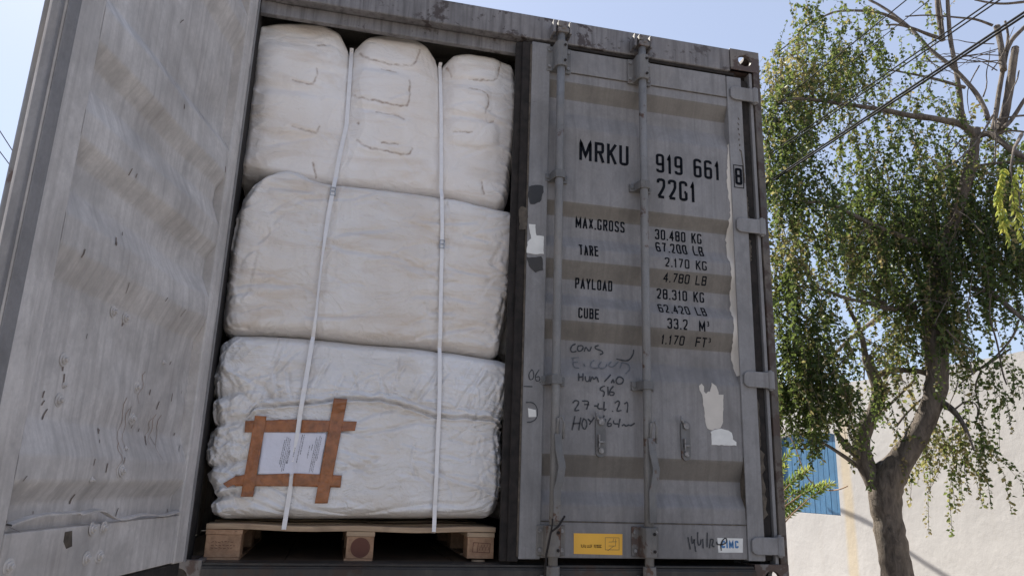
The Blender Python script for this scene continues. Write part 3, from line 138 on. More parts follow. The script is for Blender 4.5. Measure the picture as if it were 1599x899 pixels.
# ---- noise
_rs = np.random.RandomState(11); _perm = np.concatenate([_rs.permutation(256)]*3).astype(np.int64); _grad = _rs.uniform(0,2*np.pi,256); _val = _rs.uniform(-1,1,256)
def noise2(x, y, seed=0):
    x = np.asarray(x,float)+seed*17.31; y = np.asarray(y,float)+seed*5.77
    xi = np.floor(x).astype(np.int64); yi = np.floor(y).astype(np.int64); fx = x-xi; fy = y-yi
    u = fx*fx*fx*(fx*(fx*6-15)+10); v = fy*fy*fy*(fy*(fy*6-15)+10)
    def g(ix,iy,dx,dy):
        a = _grad[_perm[(_perm[ix&255]+iy)&255]]; return np.cos(a)*dx+np.sin(a)*dy
    a = g(xi,yi,fx,fy); b = g(xi+1,yi,fx-1,fy); c = g(xi,yi+1,fx,fy-1); d = g(xi+1,yi+1,fx-1,fy-1)
    return ((a+(b-a)*u)+((c+(d-c)*u)-(a+(b-a)*u))*v)*1.5
def fbm(x, y, seed=0, o=4):
    s = 0; a = 1; t = 0
    for i in range(o): s = s+a*noise2(x*2**i, y*2**i, seed+i); t += a; a *= .5
    return s/t
def ridge(x, y, seed=0): return (1-np.abs(noise2(x,y,seed)))**5
# ---- materials
def newmat(name):
    m = bpy.data.materials.new(name); m.use_nodes = True; n = m.node_tree; n.nodes.clear()
    out = n.nodes.new('ShaderNodeOutputMaterial'); p = n.nodes.new('ShaderNodeBsdfPrincipled'); n.links.new(p.outputs[0], out.inputs[0])
    return m, n, p
def N(n, t, **kw):
    x = n.nodes.new('ShaderNode'+t)
    for k,v in kw.items():
        if k in x.inputs: x.inputs[k].default_value = v
        else: setattr(x,k,v)
    return x
def coords(n, scale=(1,1,1), kind='Object'):
    tc = N(n,'TexCoord'); mp = N(n,'Mapping'); mp.inputs['Scale'].default_value = scale
    n.links.new(tc.outputs[kind], mp.inputs['Vector']); return mp.outputs[0]
def noise(n, vec, scale, detail=4, rough=.55, dist=0):
    x = N(n,'TexNoise'); x.inputs['Scale'].default_value = scale; x.inputs['Detail'].default_value = detail; x.inputs['Roughness'].default_value = rough; x.inputs['Distortion'].default_value = dist
    n.links.new(vec, x.inputs['Vector']); return x.outputs['Fac']
def ramp(n, fac, a, b, ca=0, cb=1):
    r = N(n,'MapRange'); r.inputs['From Min'].default_value = a; r.inputs['From Max'].default_value = b; r.inputs['To Min'].default_value = ca; r.inputs['To Max'].default_value = cb
    n.links.new(fac, r.inputs['Value']); return r.outputs[0]
def mix(n, fac, c1, c2):
    x = N(n,'Mix'); x.data_type = 'RGBA'
    for s,c in ((x.inputs[6],c1),(x.inputs[7],c2)):
        if isinstance(c,(tuple,list)): s.default_value = (*c[:3],1)
        else: n.links.new(c, s)
    if isinstance(fac,(int,float)): x.inputs[0].default_value = fac
    else: n.links.new(fac, x.inputs[0])
    return x.outputs[2]
def math_(n, op, a, b=0):
    x = N(n,'Math'); x.operation = op
    for i,v in enumerate((a,b)):
        if isinstance(v,(int,float)): x.inputs[i].default_value = v
        else: n.links.new(v, x.inputs[i])
    return x.outputs[0]
def bump(n, p, h, dist, strength=1.0):
    b = N(n,'Bump'); b.inputs['Distance'].default_value = dist; b.inputs['Strength'].default_value = strength
    n.links.new(h, b.inputs['Height']); n.links.new(b.outputs[0], p.inputs['Normal'])
def attr(n, name):
    a = N(n,'Attribute'); a.attribute_name = name; return a.outputs['Fac']
def plain(name, c, rough=.6, metal=0, var=.25, sc=30, bd=0):
    m, n, p = newmat(name); v = coords(n); f = noise(n, v, sc)
    dk = tuple(x*(1-var) for x in c); lt = tuple(min(1,x*(1+var)) for x in c)
    n.links.new(mix(n, ramp(n,f,.3,.7), dk, lt), p.inputs['Base Color']); p.inputs['Roughness'].default_value = rough; p.inputs['Metallic'].default_value = metal
    if bd: bump(n, p, noise(n, v, sc*2), bd)
    return m
def paint(name, base, dirt=(.09,.08,.065), rust=(.085,.04,.022), chips=(.42,.41,.39), dirt_a=.45, rust_a=.62, streak=.5, speck=.70, rough=.5, bd=.002, warm=(.27,.225,.175), ys=16):
    """worn container paint: blotchy grime, vertical runs, rust spots, scratches"""
    m, n, p = newmat(name); v = coords(n)
    big = noise(n, v, 2.6, 5, .6, .3); fine = noise(n, v, 55, 6, .7)
    vs = coords(n, (16,ys,.9)); st = noise(n, vs, 2.2, 5, .65, .4)
    hz = coords(n, (1.5,1.5,30)); scr = noise(n, coords(n,(5,5 if ys else 0,60)), 2.4, 3, .6, 1.5)
    c = mix(n, ramp(n,fine,.25,.75,0,.38), base, tuple(x*.66 for x in base))
    c = mix(n, ramp(n,big,.42,.72,0,dirt_a), c, warm)
    c = mix(n, ramp(n,st,.46,.74,0,streak), c, dirt)
    sp = noise(n, v, 24, 5, .75, .6); c = mix(n, ramp(n,sp,speck,speck+.05), c, rust)
    r1 = math_(n,'MULTIPLY', noise(n, v, 5.5, 6, .7, .5), ramp(n,noise(n,v,30,3),.2,.6,.75,1.1))
    c = mix(n, ramp(n,r1,rust_a,rust_a+.06), c, rust)
    ch = noise(n, coords(n,(9,9,5)), 6.5, 6, .8, 1.2); c = mix(n, ramp(n,ch,.745,.77), c, chips)
    c = mix(n, ramp(n,scr,.74,.76,0,.7), c, tuple(x*.35 for x in base))
    n.links.new(c, p.inputs['Base Color'])
    n.links.new(ramp(n, big, .3,.7, rough-.1, rough+.22), p.inputs['Roughness'])
    for k_,(sc_,aa,bb_,am) in enumerate(((4.2,.46,.68,.55),(13,.50,.72,.45),(120,.35,.75,.30))):
        c = mix(n, ramp(n,noise(n, coords(n,(1,1,.7)), sc_, 5, .68, .4),aa,bb_,0,am), c, tuple(x*.45 for x in base))
    n.links.new(c, p.inputs['Base Color'])
    h = math_(n,'ADD', math_(n,'MULTIPLY',fine,.25), math_(n,'MULTIPLY',noise(n,v,9,3),1.0)); bump(n, p, h, bd, .9)
    p.inputs['Specular IOR Level'].default_value = .4
    return m
M = {}
M['door'] = paint('container_paint', (.25,.238,.236), ys=0, streak=.5, speck=.735, rust_a=.80, chips=(.17,.165,.16), warm=(.19,.17,.15), dirt=(.08,.075,.07), rust=(.06,.042,.035))
M['frame'] = paint('frame_paint', (.25,.242,.243), dirt_a=.3, streak=.4, speck=.74, rust_a=.78, rust=(.05,.035,.03), warm=(.19,.17,.15))
M['dust_bounce'] = paint('dust_bounce_slope_paint', (.172,.155,.138), ys=0, dirt_a=.4, streak=.45, warm=(.145,.122,.10), speck=.735, rust_a=.80, chips=(.15,.13,.12), rust=(.06,.042,.035))  # brown of down-facing slopes: part dust, part warm ground bounce painted in
M['inner'] = paint('inner_door_paint', (.66,.62,.59), ys=0, dirt_a=.7, streak=.4, speck=.78, rust_a=.80, warm=(.27,.24,.215), dirt=(.12,.105,.095), chips=(.3,.28,.27), bd=.002)
M['header'] = paint('header_paint', (.225,.212,.212), dirt_a=.55, streak=.95, rust_a=.56, speck=.68, dirt=(.05,.042,.04), rust=(.05,.035,.03), chips=(.2,.19,.19), warm=(.17,.15,.14))
M['post'] = paint('rusty_post_paint', (.085,.072,.064), dirt_a=.6, streak=.7, rust_a=.5, speck=.6, chips=(.2,.19,.18), rust=(.055,.033,.024))
M['casting'] = paint('casting_rust', (.17,.155,.15), dirt_a=.5, streak=.5, rust_a=.52, speck=.62, rust=(.07,.04,.03), chips=(.2,.18,.17))
M['rod'] = paint('galvanised_rod', (.215,.212,.212), dirt_a=.45, streak=.35, speck=.68, rough=.45, bd=.0012)
M['keeper'] = paint('bracket_paint', (.16,.158,.158), dirt_a=.5, streak=.4, speck=.64, rust_a=.58, bd=.0012)
M['sill'] = paint('sill_grime', (.035,.032,.030), dirt_a=.7, streak=.5, rust_a=.56, speck=.66, chips=(.09,.085,.08), rust=(.045,.028,.02), warm=(.045,.036,.03), bd=.006)
M['rubber'] = plain('gasket_rubber', (.016,.0125,.011), .95, 0, .6, 25, .002)
M['scuffed'] = paint('scuffed_black_tape', (.03,.028,.028), dirt_a=.3, streak=.2, speck=.8, rust_a=.9, chips=(.3,.29,.3))
M['scab'] = plain('rust_scab', (.17,.135,.115), .9, 0, .5, 60, .001)
M['gasket_brown'] = plain('old_gasket', (.075,.06,.045), .8, 0, .5, 30, .004)
M['black'] = plain('marking_black', (.007,.008,.011), .9, 0, .3, 60); M['black'].node_tree.nodes['Principled BSDF'].inputs['Specular IOR Level'].default_value = .08
M['pen'] = plain('marker_pen', (.022,.023,.028), .6, 0, .3, 60)
M['pen_faint'] = plain('worn_marker_pen', (.10,.102,.11), .6, 0, .3, 60)
M['yellow'] = plain('yellow_film', (.72,.38,.035), .5, 0, .06, 8)
M['white_film'] = plain('white_film', (.62,.61,.58), .5, 0, .1, 20)
M['cream'] = plain('cream_residue', (.52,.48,.43), .8, 0, .06, 14)
M['blue_ink'] = plain('blue_ink', (.05,.17,.36), .5, 0, .1, 20)
M['paper'] = plain('printed_paper', (.62,.62,.70), .45, 0, .04, 30, .002)
M['tape'] = plain('brown_parcel_tape', (.27,.10,.038), .22, 0, .28, 35, .004)
M['ink'] = plain('printer_ink', (.10,.10,.12), .6)
M['strap'] = plain('strap_band', (.70,.685,.69), .35, 0, .05, 60)
M['buckle'] = plain('steel_buckle', (.35,.35,.36), .35, .8, .3, 60)
M['bolt'] = plain('bolt_steel', (.20,.19,.185), .55, .3, .5, 90, .001)
M['steel_dark'] = plain('chassis_steel', (.045,.045,.05), .6, .2, .4, 15, .002)
M['tyre'] = plain('tyre_rubber', (.02,.02,.021), .8, 0, .3, 20, .002)
M['inside'] = paint('inside_wall_paint', (.23,.22,.21), dirt_a=.5, streak=.5)
M['floorwood'] = plain('floor_plywood', (.10,.07,.045), .7, 0, .4, 6, .001)
def wood(name, c1, c2, axis='x'):
    m, n, p = newmat(name); sc = (1.5,22,22) if axis == 'x' else (16,16,16)
    v = coords(n, sc, 'Object'); f = noise(n, v, 3, 6, .6, .8); g = noise(n, coords(n), 9, 4)
    c = mix(n, ramp(n,f,.3,.7), c1, c2); c = mix(n, ramp(n,g,.52,.72,0,.6), c, tuple(x*.45 for x in c1))
    kn = noise(n, coords(n,(3,8,8)), 5, 2); c = mix(n, ramp(n,kn,.70,.74), c, tuple(x*.3 for x in c1))
    n.links.new(c, p.inputs['Base Color']); p.inputs['Roughness'].default_value = .75; bump(n, p, f, .002); return m
M['wood'] = wood('pallet_wood', (.27,.18,.115), (.43,.315,.205))
M['block'] = wood('pallet_block_wood', (.27,.15,.085), (.40,.245,.145), 'y')
m, n, p = newmat('round_log_end'); v = coords(n); d = N(n,'VectorMath'); d.operation = 'LENGTH'; n.links.new(v, d.inputs[0]) if 0 else None
n.links.new(v, d.inputs[0]); w_ = N(n,'Math'); w_.operation = 'SINE'; n.links.new(math_(n,'ADD',math_(n,'MULTIPLY',d.outputs['Value'],900.),math_(n,'MULTIPLY',noise(n,v,20,3),7.)), w_.inputs[0])
n.links.new(mix(n, ramp(n,w_.outputs[0],-1,1), (.085,.028,.018), (.14,.055,.035)), p.inputs['Base Color']); p.inputs['Roughness'].default_value = .8; M['heart'] = m
def cloth(name, base, warm, seed, wrk=1.0):
    m, n, p = newmat(name); v = coords(n)
    big = noise(n, v, 2.1+seed*.2, 4, .55, .6); hz = noise(n, coords(n,(1.2,1.2,5)), 2.4+seed*.3, 4, .6, .8)
    c = mix(n, ramp(n,big,.38,.66), base, tuple(.5*(a+b) for a,b in zip(base,warm)))
    c = mix(n, ramp(n,hz,.50,.68,0,.75), c, warm)
    sp = noise(n, v, 42, 3, .8); c = mix(n, ramp(n,sp,.70,.76,0,.35), c, tuple(x*.6 for x in warm))
    dt = attr(n,'dirt'); dn = math_(n,'MULTIPLY', dt, ramp(n,noise(n,v,38,5,.7),.3,.62,.05,1.25)); c = mix(n, ramp(n,dn,.05,1.0,0,.75), c, (.26,.17,.115))
    n.links.new(c, p.inputs['Base Color']); p.inputs['Roughness'].default_value = .62; p.inputs['Specular IOR Level'].default_value = .35
    p.inputs['Sheen Weight'].default_value = .12
    wv = N(n,'TexWave'); wv.wave_type = 'BANDS'; wv.bands_direction = 'Z'; wv.inputs['Scale'].default_value = 260; wv.inputs['Distortion'].default_value = .6; n.links.new(v, wv.inputs['Vector'])
    w2 = N(n,'TexWave'); w2.wave_type = 'BANDS'; w2.bands_direction = 'X'; w2.inputs['Scale'].default_value = 260; w2.inputs['Distortion'].default_value = .6; n.links.new(v, w2.inputs['Vector'])
    cr = ramp(n, math_(n,'ABSOLUTE', math_(n,'SUBTRACT', noise(n, coords(n,(2.2,2.2,3.6)), 3.2, 5, .6, 1.2), .5), 0), 0, .12); cr2 = noise(n, coords(n,(5,5,9)), 4.5, 6, .62, 1.6); fn = noise(n, v, 34, 4, .6, 1.0)
    h = math_(n,'ADD', math_(n,'ADD', math_(n,'MULTIPLY',cr,.30), math_(n,'MULTIPLY',cr2,.45)), math_(n,'ADD', math_(n,'MULTIPLY',fn,.10), math_(n,'MULTIPLY', math_(n,'ADD',wv.outputs['Fac'],w2.outputs['Fac']),.012)))
    bump(n, p, h, .016*wrk, .9); return m
M['cloth1'] = cloth('cloth_top', (.79,.76,.745), (.67,.59,.52), 0, .40)
M['cloth2'] = cloth('cloth_middle', (.73,.70,.68), (.60,.52,.45), 1, .6)
M['cloth3'] = cloth('cloth_bottom', (.76,.75,.76), (.64,.59,.54), 2, .75)
M['cloth4'] = cloth('cloth_hidden', (.70,.68,.66), (.6,.52,.44), 3)
for k in ('cloth1','cloth2','cloth3','cloth4'): pass
def simple_two(name, a, b, sc, rough=.85, bd=.02, det=6):
    m, n, p = newmat(name); v = coords(n); f = noise(n, v, sc, det, .65); g = noise(n, v, sc*12, 4, .7)
    c = mix(n, ramp(n,f,.35,.65), a, b); c = mix(n, ramp(n,g,.45,.7,0,.4), c, tuple(x*.55 for x in a)); n.links.new(c, p.inputs['Base Color'])
    p.inputs['Roughness'].default_value = rough; bump(n, p, g, bd); return m
M['ground'] = simple_two('dusty_ground', (.40,.365,.335), (.32,.29,.265), .35, .95, .01)
M['asphalt'] = simple_two('worn_asphalt', (.31,.285,.26), (.24,.225,.205), .8, .9, .006)
m, n, p = newmat('white_stucco'); v = coords(n); big = noise(n, v, .8, 5, .6); fi = noise(n, v, 9, 6, .7); vert = noise(n, coords(n,(3,3,.35)), 2.2, 5, .6)
c = mix(n, ramp(n,big,.35,.7), (.43,.42,.415), (.36,.35,.345)); c = mix(n, ramp(n,vert,.55,.75,0,.4), c, (.38,.365,.35)); c = mix(n, ramp(n,fi,.62,.72,0,.4), c, (.38,.36,.345))
# mustard water stain running down the wall at y = 4.97 (object space = world)
sp = N(n,'SeparateXYZ'); n.links.new(coords(n), sp.inputs[0])
wob = math_(n,'MULTIPLY', math_(n,'SUBTRACT', noise(n, coords(n,(1,1,.6)), 5, 3), .5), .04)
dd = N(n,'Math'); dd.operation = 'ABSOLUTE'; n.links.new(math_(n,'ADD', math_(n,'SUBTRACT', sp.outputs[1], 4.96), wob), dd.inputs[0])
stn = ramp(n, dd.outputs[0], .055, .115, 1, 0); c = mix(n, math_(n,'MULTIPLY', stn, .5), c, (.46,.36,.20)); n.links.new(c, p.inputs['Base Color'])
lowd = noise(n, coords(n,(1,5,1.6)), 5, 5, .7)
p.inputs['Roughness'].default_value = .9; bump(n, p, math_(n,'ADD', fi, math_(n,'MULTIPLY',noise(n,v,2.2,4),3.)), .004); M['stucco'] = m
M['shutter'] = plain('blue_shutter_paint', (.04,.13,.25), .5, 0, .15, 12, .001)
m, n, p = newmat('bark'); v = coords(n); b1 = noise(n, coords(n,(7,7,2.2)), 3, 8, .7, 1.0); b2 = noise(n, v, 3, 4)
c = mix(n, ramp(n,b1,.35,.65), (.055,.043,.034), (.19,.155,.125)); c = mix(n, ramp(n,b2,.5,.7,0,.5), c, (.24,.20,.155)); n.links.new(c, p.inputs['Base Color']); p.inputs['Roughness'].default_value = .9; bump(n, p, b1, .03); M['bark'] = m
M['cutwood'] = plain('cut_stump_wood', (.42,.27,.16), .8, 0, .3, 20, .003)
def leafmat(name, cols, tr=.35):
    m, n, p = newmat(name); n.nodes.remove(p); out = [x for x in n.nodes if x.type == 'OUTPUT_MATERIAL'][0]
    a = attr(n,'tint'); r = N(n,'ValToRGB'); e = r.color_ramp.elements; 
    while len(e) < len(cols): e.new(.5)
    for i,(pos,c) in enumerate(cols): e[i].position = pos; e[i].color = (*c,1)
    n.links.new(a, r.inputs[0])
    d = N(n,'BsdfDiffuse'); t = N(n,'BsdfTranslucent'); g = N(n,'BsdfGlossy'); g.inputs['Roughness'].default_value = .35; g.inputs['Color'].default_value = (.8,.8,.8,1)
    n.links.new(r.outputs[0], d.inputs['Color'])
    gm = N(n,'Gamma'); gm.inputs['Gamma'].default_value = .85; n.links.new(r.outputs[0], gm.inputs[0]); n.links.new(mix(n,.35,gm.outputs[0],(.22,.26,.03)), t.inputs['Color'])
    s1 = N(n,'MixShader'); s1.inputs[0].default_value = tr; n.links.new(d.outputs[0], s1.inputs[1]); n.links.new(t.outputs[0], s1.inputs[2])
    s2 = N(n,'MixShader'); s2.inputs[0].default_value = .015; n.links.new(s1.outputs[0], s2.inputs[1]); n.links.new(g.outputs[0], s2.inputs[2]); n.links.new(s2.outputs[0], out.inputs[0])
    return m
M['leaf'] = leafmat('tree_leaf', [(0,(.028,.045,.022)),(.35,(.05,.085,.03)),(.62,(.10,.135,.045)),(.80,(.24,.20,.09)),(1,(.32,.24,.13))], .5)
M['bushleaf'] = leafmat('bush_leaf', [(0,(.12,.20,.06)),(.5,(.24,.32,.08)),(1,(.60,.56,.12))], .6)
M['cable'] = plain('cable_sheath', (.018,.018,.02), .95)
M['dry_stem'] = plain('dry_stem', (.30,.20,.13), .8, 0, .3, 20)
# ------------------------------------------------------------------ the setting
def sheet(name, x0,x1,y0,y1,z, mat, nx=1, ny=1):
    b = MB(); b.add([(x0,y0,z),(x1,y0,z),(x1,y1,z),(x0,y1,z)], [(0,1,2,3)]); o = b.build(name, mat); return tag(o, kind='structure')
sheet('ground', -1500, 1500, -1500, 1500, -.012, M['ground'])
sheet('road', -5.2, 3.9, -300, 300, -.004, M['asphalt'])
kb = MB(); kb.box(3.9, 4.04, -60, 60, -.02, .12); tag(kb.build('kerb', M['stucco'], bevel=.015), kind='structure')
sheet('pavement', 4.04, 6.49, -60, 60, .10, M['ground'])

# ------------------------------------------------------------------ container
cont = empty('shipping_container', (0,0,ZB), 'weathered grey steel shipping container with its left door swung open and right door closed', 'shipping container')
def part(mb, name, mat, parent=None, **kw):
    o = mb.build(name, mat, **kw); o.parent = parent or cont; return o
L_, H_, W_ = 6.058, 2.591, 2.438; XL = -.095                            # the left side's outer face
FL = .105                                                             # floor level
zs_ = np.array([q[0] for q in PROF][::-1]); ks_ = np.array([q[1] for q in PROF][::-1], float)
def tprof(z):
    z = np.asarray(z, float); s = 0
    for dz in (-.004,-.002,0,.002,.004): s = s+np.interp(z+dz, zs_, ks_)
    return .040-.034*s/5
def ysurf(z): return .045-tprof(z)

def make_leaf(W, sg, zt, zseam_b, zseam_t, fh, ff, mats, dent=None, nx=110, nz=300):
    """door leaf: local x = sg*s (s from the hinge), y = t (0 inner face, .05 outer face), z.  Panel sheet and frame members in one steel leaf"""
    V = []; F = []; s = np.linspace(fh-.006, W-ff+.006, nx); z = np.linspace(zseam_b-.006, zseam_t+.006, nz); S, Z = np.meshgrid(s, z); T = tprof(Z)
    if dent is not None: T = T+dent(S,Z)
    k = lambda X,Y,Zz: np.stack([sg*X, Y, Zz], -1).reshape(-1,3)
    outer = k(S,T,Z); inner = k(S,T-.003,Z); n0 = nx*nz
    idx = np.arange(n0).reshape(nz,nx); q = np.stack([idx[:-1,:-1],idx[:-1,1:],idx[1:,1:],idx[1:,:-1]],-1).reshape(-1,4)
    if sg*1 > 0: fo = q[:,::-1]; fi = q+n0
    else: fo = q; fi = q[:,::-1]+n0
    o = npmesh('door', np.concatenate([outer,inner]), np.concatenate([fo,fi]), mats)
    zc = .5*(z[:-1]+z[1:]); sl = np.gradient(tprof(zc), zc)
    row_down = (sl > .16).astype(np.int32)  # rows facing down get the slope colour with its painted bounce light
    mi = np.repeat(row_down, nx-1); o.data.polygons.foreach_set('material_index', np.concatenate([mi, np.zeros(len(q),np.int32)]).astype(np.int32))
    return o
def leaf_frame(W, sg, zb, zt, zseam_b, zseam_t, fh, ff):
    b = MB()
    def bx(s0,s1,t0,t1,z0,z1): b.box(min(sg*s0,sg*s1), max(sg*s0,sg*s1), t0,t1,z0,z1)
    return b, bx

# --- right door, closed
MR = Matrix.Translation((2.33,.045,0)) @ Matrix.Rotation(math.pi,4,'Z')
doorR = make_leaf(1.09, 1, 2.43, .274, 2.314, .08, .09, [M['door'], M['dust_bounce']])
doorR.parent = cont; doorR.matrix_basis = MR
tag(doorR, 'closed grey corrugated right door with painted container markings')
def member(parent, sg, name, s0,s1,t0,t1,z0,z1, mat, bevel=.004):
    b = MB(); b.box(min(sg*s0,sg*s1), max(sg*s0,sg*s1), t0,t1,z0,z1); return part(b, name, mat, parent, bevel=bevel)
member(doorR,1,'frame_member',1.0,1.09,0,.05,.13,2.445,M['frame'])
member(doorR,1,'frame_member',0,.08,0,.0495,.13,2.43,M['frame'])
member(doorR,1,'frame_member',.08,1.0,0,.043,2.314,2.435,M['door'])
member(doorR,1,'frame_member',.08,1.0,0,.043,.135,.274,M['door'])
# weld seam and scraped paint where the corrugated panel meets the hinge-side frame
def ribbon_on(fn, pts, w, name, mat, parent, lift=.0008, closed=False, dens=.012):
    """stroke of width w along pts (x,z) laid on the surface y = fn(x,z), container coordinates, as a sub-part of parent"""
    o = MB(); stroke(o, pts, w, fn, lift, dens); ob = o.build(name, mat); ob.parent = cont; put(ob, parent); return ob
def densify(P, d):
    out = [P[0]]
    for a,b in zip(P[:-1],P[1:]):
        n = max(1,int(math.ceil(math.hypot(b[0]-a[0],b[1]-a[1])/d)))
        for i in range(1,n+1): out.append((a[0]+(b[0]-a[0])*i/n, a[1]+(b[1]-a[1])*i/n))
    return out
def chaikin(P, it=2, closed=False):
    for _ in range(it):
        Q = [] if closed else [P[0]]; n = len(P)
        for i in range(n if closed else n-1):
            a = P[i]; b = P[(i+1)%n]; Q += [(.75*a[0]+.25*b[0],.75*a[1]+.25*b[1]),(.25*a[0]+.75*b[0],.25*a[1]+.75*b[1])]
        if not closed: Q.append(P[-1])
        P = Q
    return P+[P[0]] if closed else P
def stroke(mb, P, w, fn, lift=.0008, dens=.012, wv=0, rs=None):
    P = densify(P, dens); Lf = []; n = len(P); cl = n > 2 and math.hypot(P[0][0]-P[-1][0],P[0][1]-P[-1][1]) < 1e-9
    for i,p in enumerate(P):
        a = P[i-1] if i > 0 else (P[-2] if cl else p); b = P[i+1] if i < n-1 else (P[1] if cl else p)
        d1 = (p[0]-a[0],p[1]-a[1]); d2 = (b[0]-p[0],b[1]-p[1]); l1 = math.hypot(*d1); l2 = math.hypot(*d2)
        d1 = (d1[0]/l1,d1[1]/l1) if l1 > 0 else (d2[0]/l2,d2[1]/l2); d2 = (d2[0]/l2,d2[1]/l2) if l2 > 0 else d1
        nx_, nz_ = -(d1[1]+d2[1]), d1[0]+d2[0]; l = math.hypot(nx_,nz_) or 1; nx_/=l; nz_/=l
        c = max(.5, nx_*-d1[1]+nz_*d1[0]); h = w*.5/c*(1+(rs.uniform(-wv,wv) if rs else 0))
        Lf.append(((p[0]+nx_*h,p[1]+nz_*h),(p[0]-nx_*h,p[1]-nz_*h)))
    vs = []
    for l,r in Lf:
        for q in (l,r): vs.append((q[0], float(fn(q[0],q[1]))-lift, q[1]))
    mb.add(vs, [(2*i,2*i+1,2*i+3,2*i+2) for i in range(n-1)])
fs = lambda x,z: ysurf(z)
ff_ = lambda x,z: -.005
rs = random.Random(5)
wp = [(2.2475-.008*math.sin(z*9)-.05*max(0,float(ysurf(z))-.01)*0, z) for z in np.linspace(1.0,2.05,60)]
b = MB(); vs = []
for i,z in enumerate(np.linspace(.92,2.06,90)):
    y1 = float(ysurf(z)); wd = (.007+.010*abs(math.sin(z*7.3))+.007*float(noise2(z*45,3.3,2))+.004*float(noise2(z*110,1.3,2)))*min(1,(z-.92)*12)*min(1,(2.06-z)*6)+.001
    vs += [(2.2495-.0008,-.001,z),(2.2485,y1-.002,z),(2.2485-wd,y1-.0016,z)]
b.add(vs, [(3*i+k,3*i+k+1,3*i+k+4,3*i+k+3) for i in range(89) for k in (0,1)]); o = b.build('scraped_seam', M['cream'], smooth=True); o.parent = cont; put(o, doorR)
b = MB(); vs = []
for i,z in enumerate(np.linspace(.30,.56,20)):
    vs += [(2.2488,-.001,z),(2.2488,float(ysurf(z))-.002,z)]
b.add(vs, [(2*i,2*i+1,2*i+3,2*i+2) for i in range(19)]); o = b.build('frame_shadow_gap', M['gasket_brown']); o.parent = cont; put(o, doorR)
# gap lines between frame and panel
for (x0,x1,z) in ((1.33,2.25,.2755),(1.33,2.25,2.3125)):
    b = MB(); b.box(x0,x1,.0005,.004,z-.002,z+.002); o = b.build('panel_joint', M['gasket_brown']); o.parent = cont; put(o, doorR)

# ---- painted markings: stroke-built condensed lettering
GL = {
'M':[[(0,0),(0,1),(.5,.18),(1,1),(1,0)]],'R':[[(0,0),(0,1)],'r',[(0,1),(.6,1),(1,1),(1,.8),(1,.53),(.65,.5),(0,.5)],[(.55,.5),(1,0)]],'K':[[(0,0),(0,1)],[(1,1),(.05,.42)],[(.3,.62),(1,0)]],
'U':['r',[(0,1),(0,.25),(0,0),(1,0),(1,.25),(1,1)]],'9':['r',[(.02,.14),(.05,0),(1,0),(1,.22),(1,.78),(1,1),(0,1),(0,.8),(0,.62),(0,.43),(.5,.43),(.98,.47)]],
'1':[[(.2,.80),(.62,.99),(.62,0)]],'6':['r',[(.98,.86),(.95,1),(0,1),(0,.78),(0,.22),(0,0),(1,0),(1,.2),(1,.38),(1,.57),(.5,.57),(.02,.53)]],
'8':['o',[(0,.68),(0,.86),(0,1),(1,1),(1,.86),(1,.68),(1,.53),(0,.53)],'o',[(0,.16),(0,.36),(0,.53),(1,.53),(1,.36),(1,.16),(1,0),(0,0)]],
'2':['r',[(0,.80),(0,1),(1,1),(1,.8),(1,.62),(.75,.42),(.05,.02)],[(0,.0),(1,.0)]],'G':['r',[(1,.80),(1,1),(0,1),(0,.78),(0,.22),(0,0),(1,0),(1,.2),(1,.43)],[(1.0,.43),(.66,.43)]],
'A':[[(0,0),(.5,1),(1,0)],[(.15,.28),(.85,.28)]],'X':[[(0,0),(1,1)],[(0,1),(1,0)]],'O':['o',[(0,.22),(0,.78),(0,1),(1,1),(1,.78),(1,.22),(1,0),(0,0)]],'0':['o',[(0,.22),(0,.78),(0,1),(1,1),(1,.78),(1,.22),(1,0),(0,0)]],
'S':['r',[(1,.80),(1,1),(0,1),(0,.8),(0,.62),(.35,.52),(.65,.47),(1,.38),(1,.2),(1,0),(0,0),(0,.2)]],'T':[[(0,1),(1,1)],[(.5,1),(.5,0)]],'E':[[(1,1),(0,1),(0,0),(1,0)],[(0,.52),(.85,.52)]],
'P':[[(0,0),(0,1)],'r',[(0,1),(.6,1),(1,1),(1,.8),(1,.5),(.65,.45),(0,.45)]],'Y':[[(0,1),(.5,.45),(1,1)],[(.5,.45),(.5,0)]],'L':[[(0,1),(0,0),(.95,0)]],'D':[[(0,0),(0,1)],'r',[(0,1),(.5,1),(1,1),(1,.75),(1,.25),(1,0),(.5,0),(0,0)]],
'C':['r',[(1,.76),(1,1),(0,1),(0,.78),(0,.22),(0,0),(1,0),(1,.24)]],'B':[[(0,0),(0,1)],'r',[(0,1),(.6,1),(.95,1),(.95,.8),(.95,.56),(.6,.53),(0,.53)],'r',[(.5,.53),(1,.53),(1,.36),(1,.16),(1,0),(.6,0),(0,0)]],
'3':['r',[(0,.80),(0,1),(.98,1),(.98,.8),(.98,.55),(.4,.53)],'r',[(.4,.53),(1,.51),(1,.25),(1,0),(0,0),(0,.2)]],'4':[[(.75,0),(.75,1),(0,.27),(1,.27)]],'7':[[(0,1),(1,1),(.35,0)]],
'F':[[(1,1),(0,1),(0,0)],[(0,.5),(.85,.5)]],'.':[[(.5,0),(.5,.06)]],'I':[[(.5,0),(.5,1)]],'^':['r',[(0,1),(.5,1.04),(.9,1.0),(.9,.8),(.3,.78)],'r',[(.3,.78),(.95,.78),(.95,.58),(.5,.54),(0,.57)]]}
ADV = {'M':1.3,'1':.62,'.':.30,' ':.72,'I':.4,'^':.55,'T':.95,'Y':1,'A':1.05}
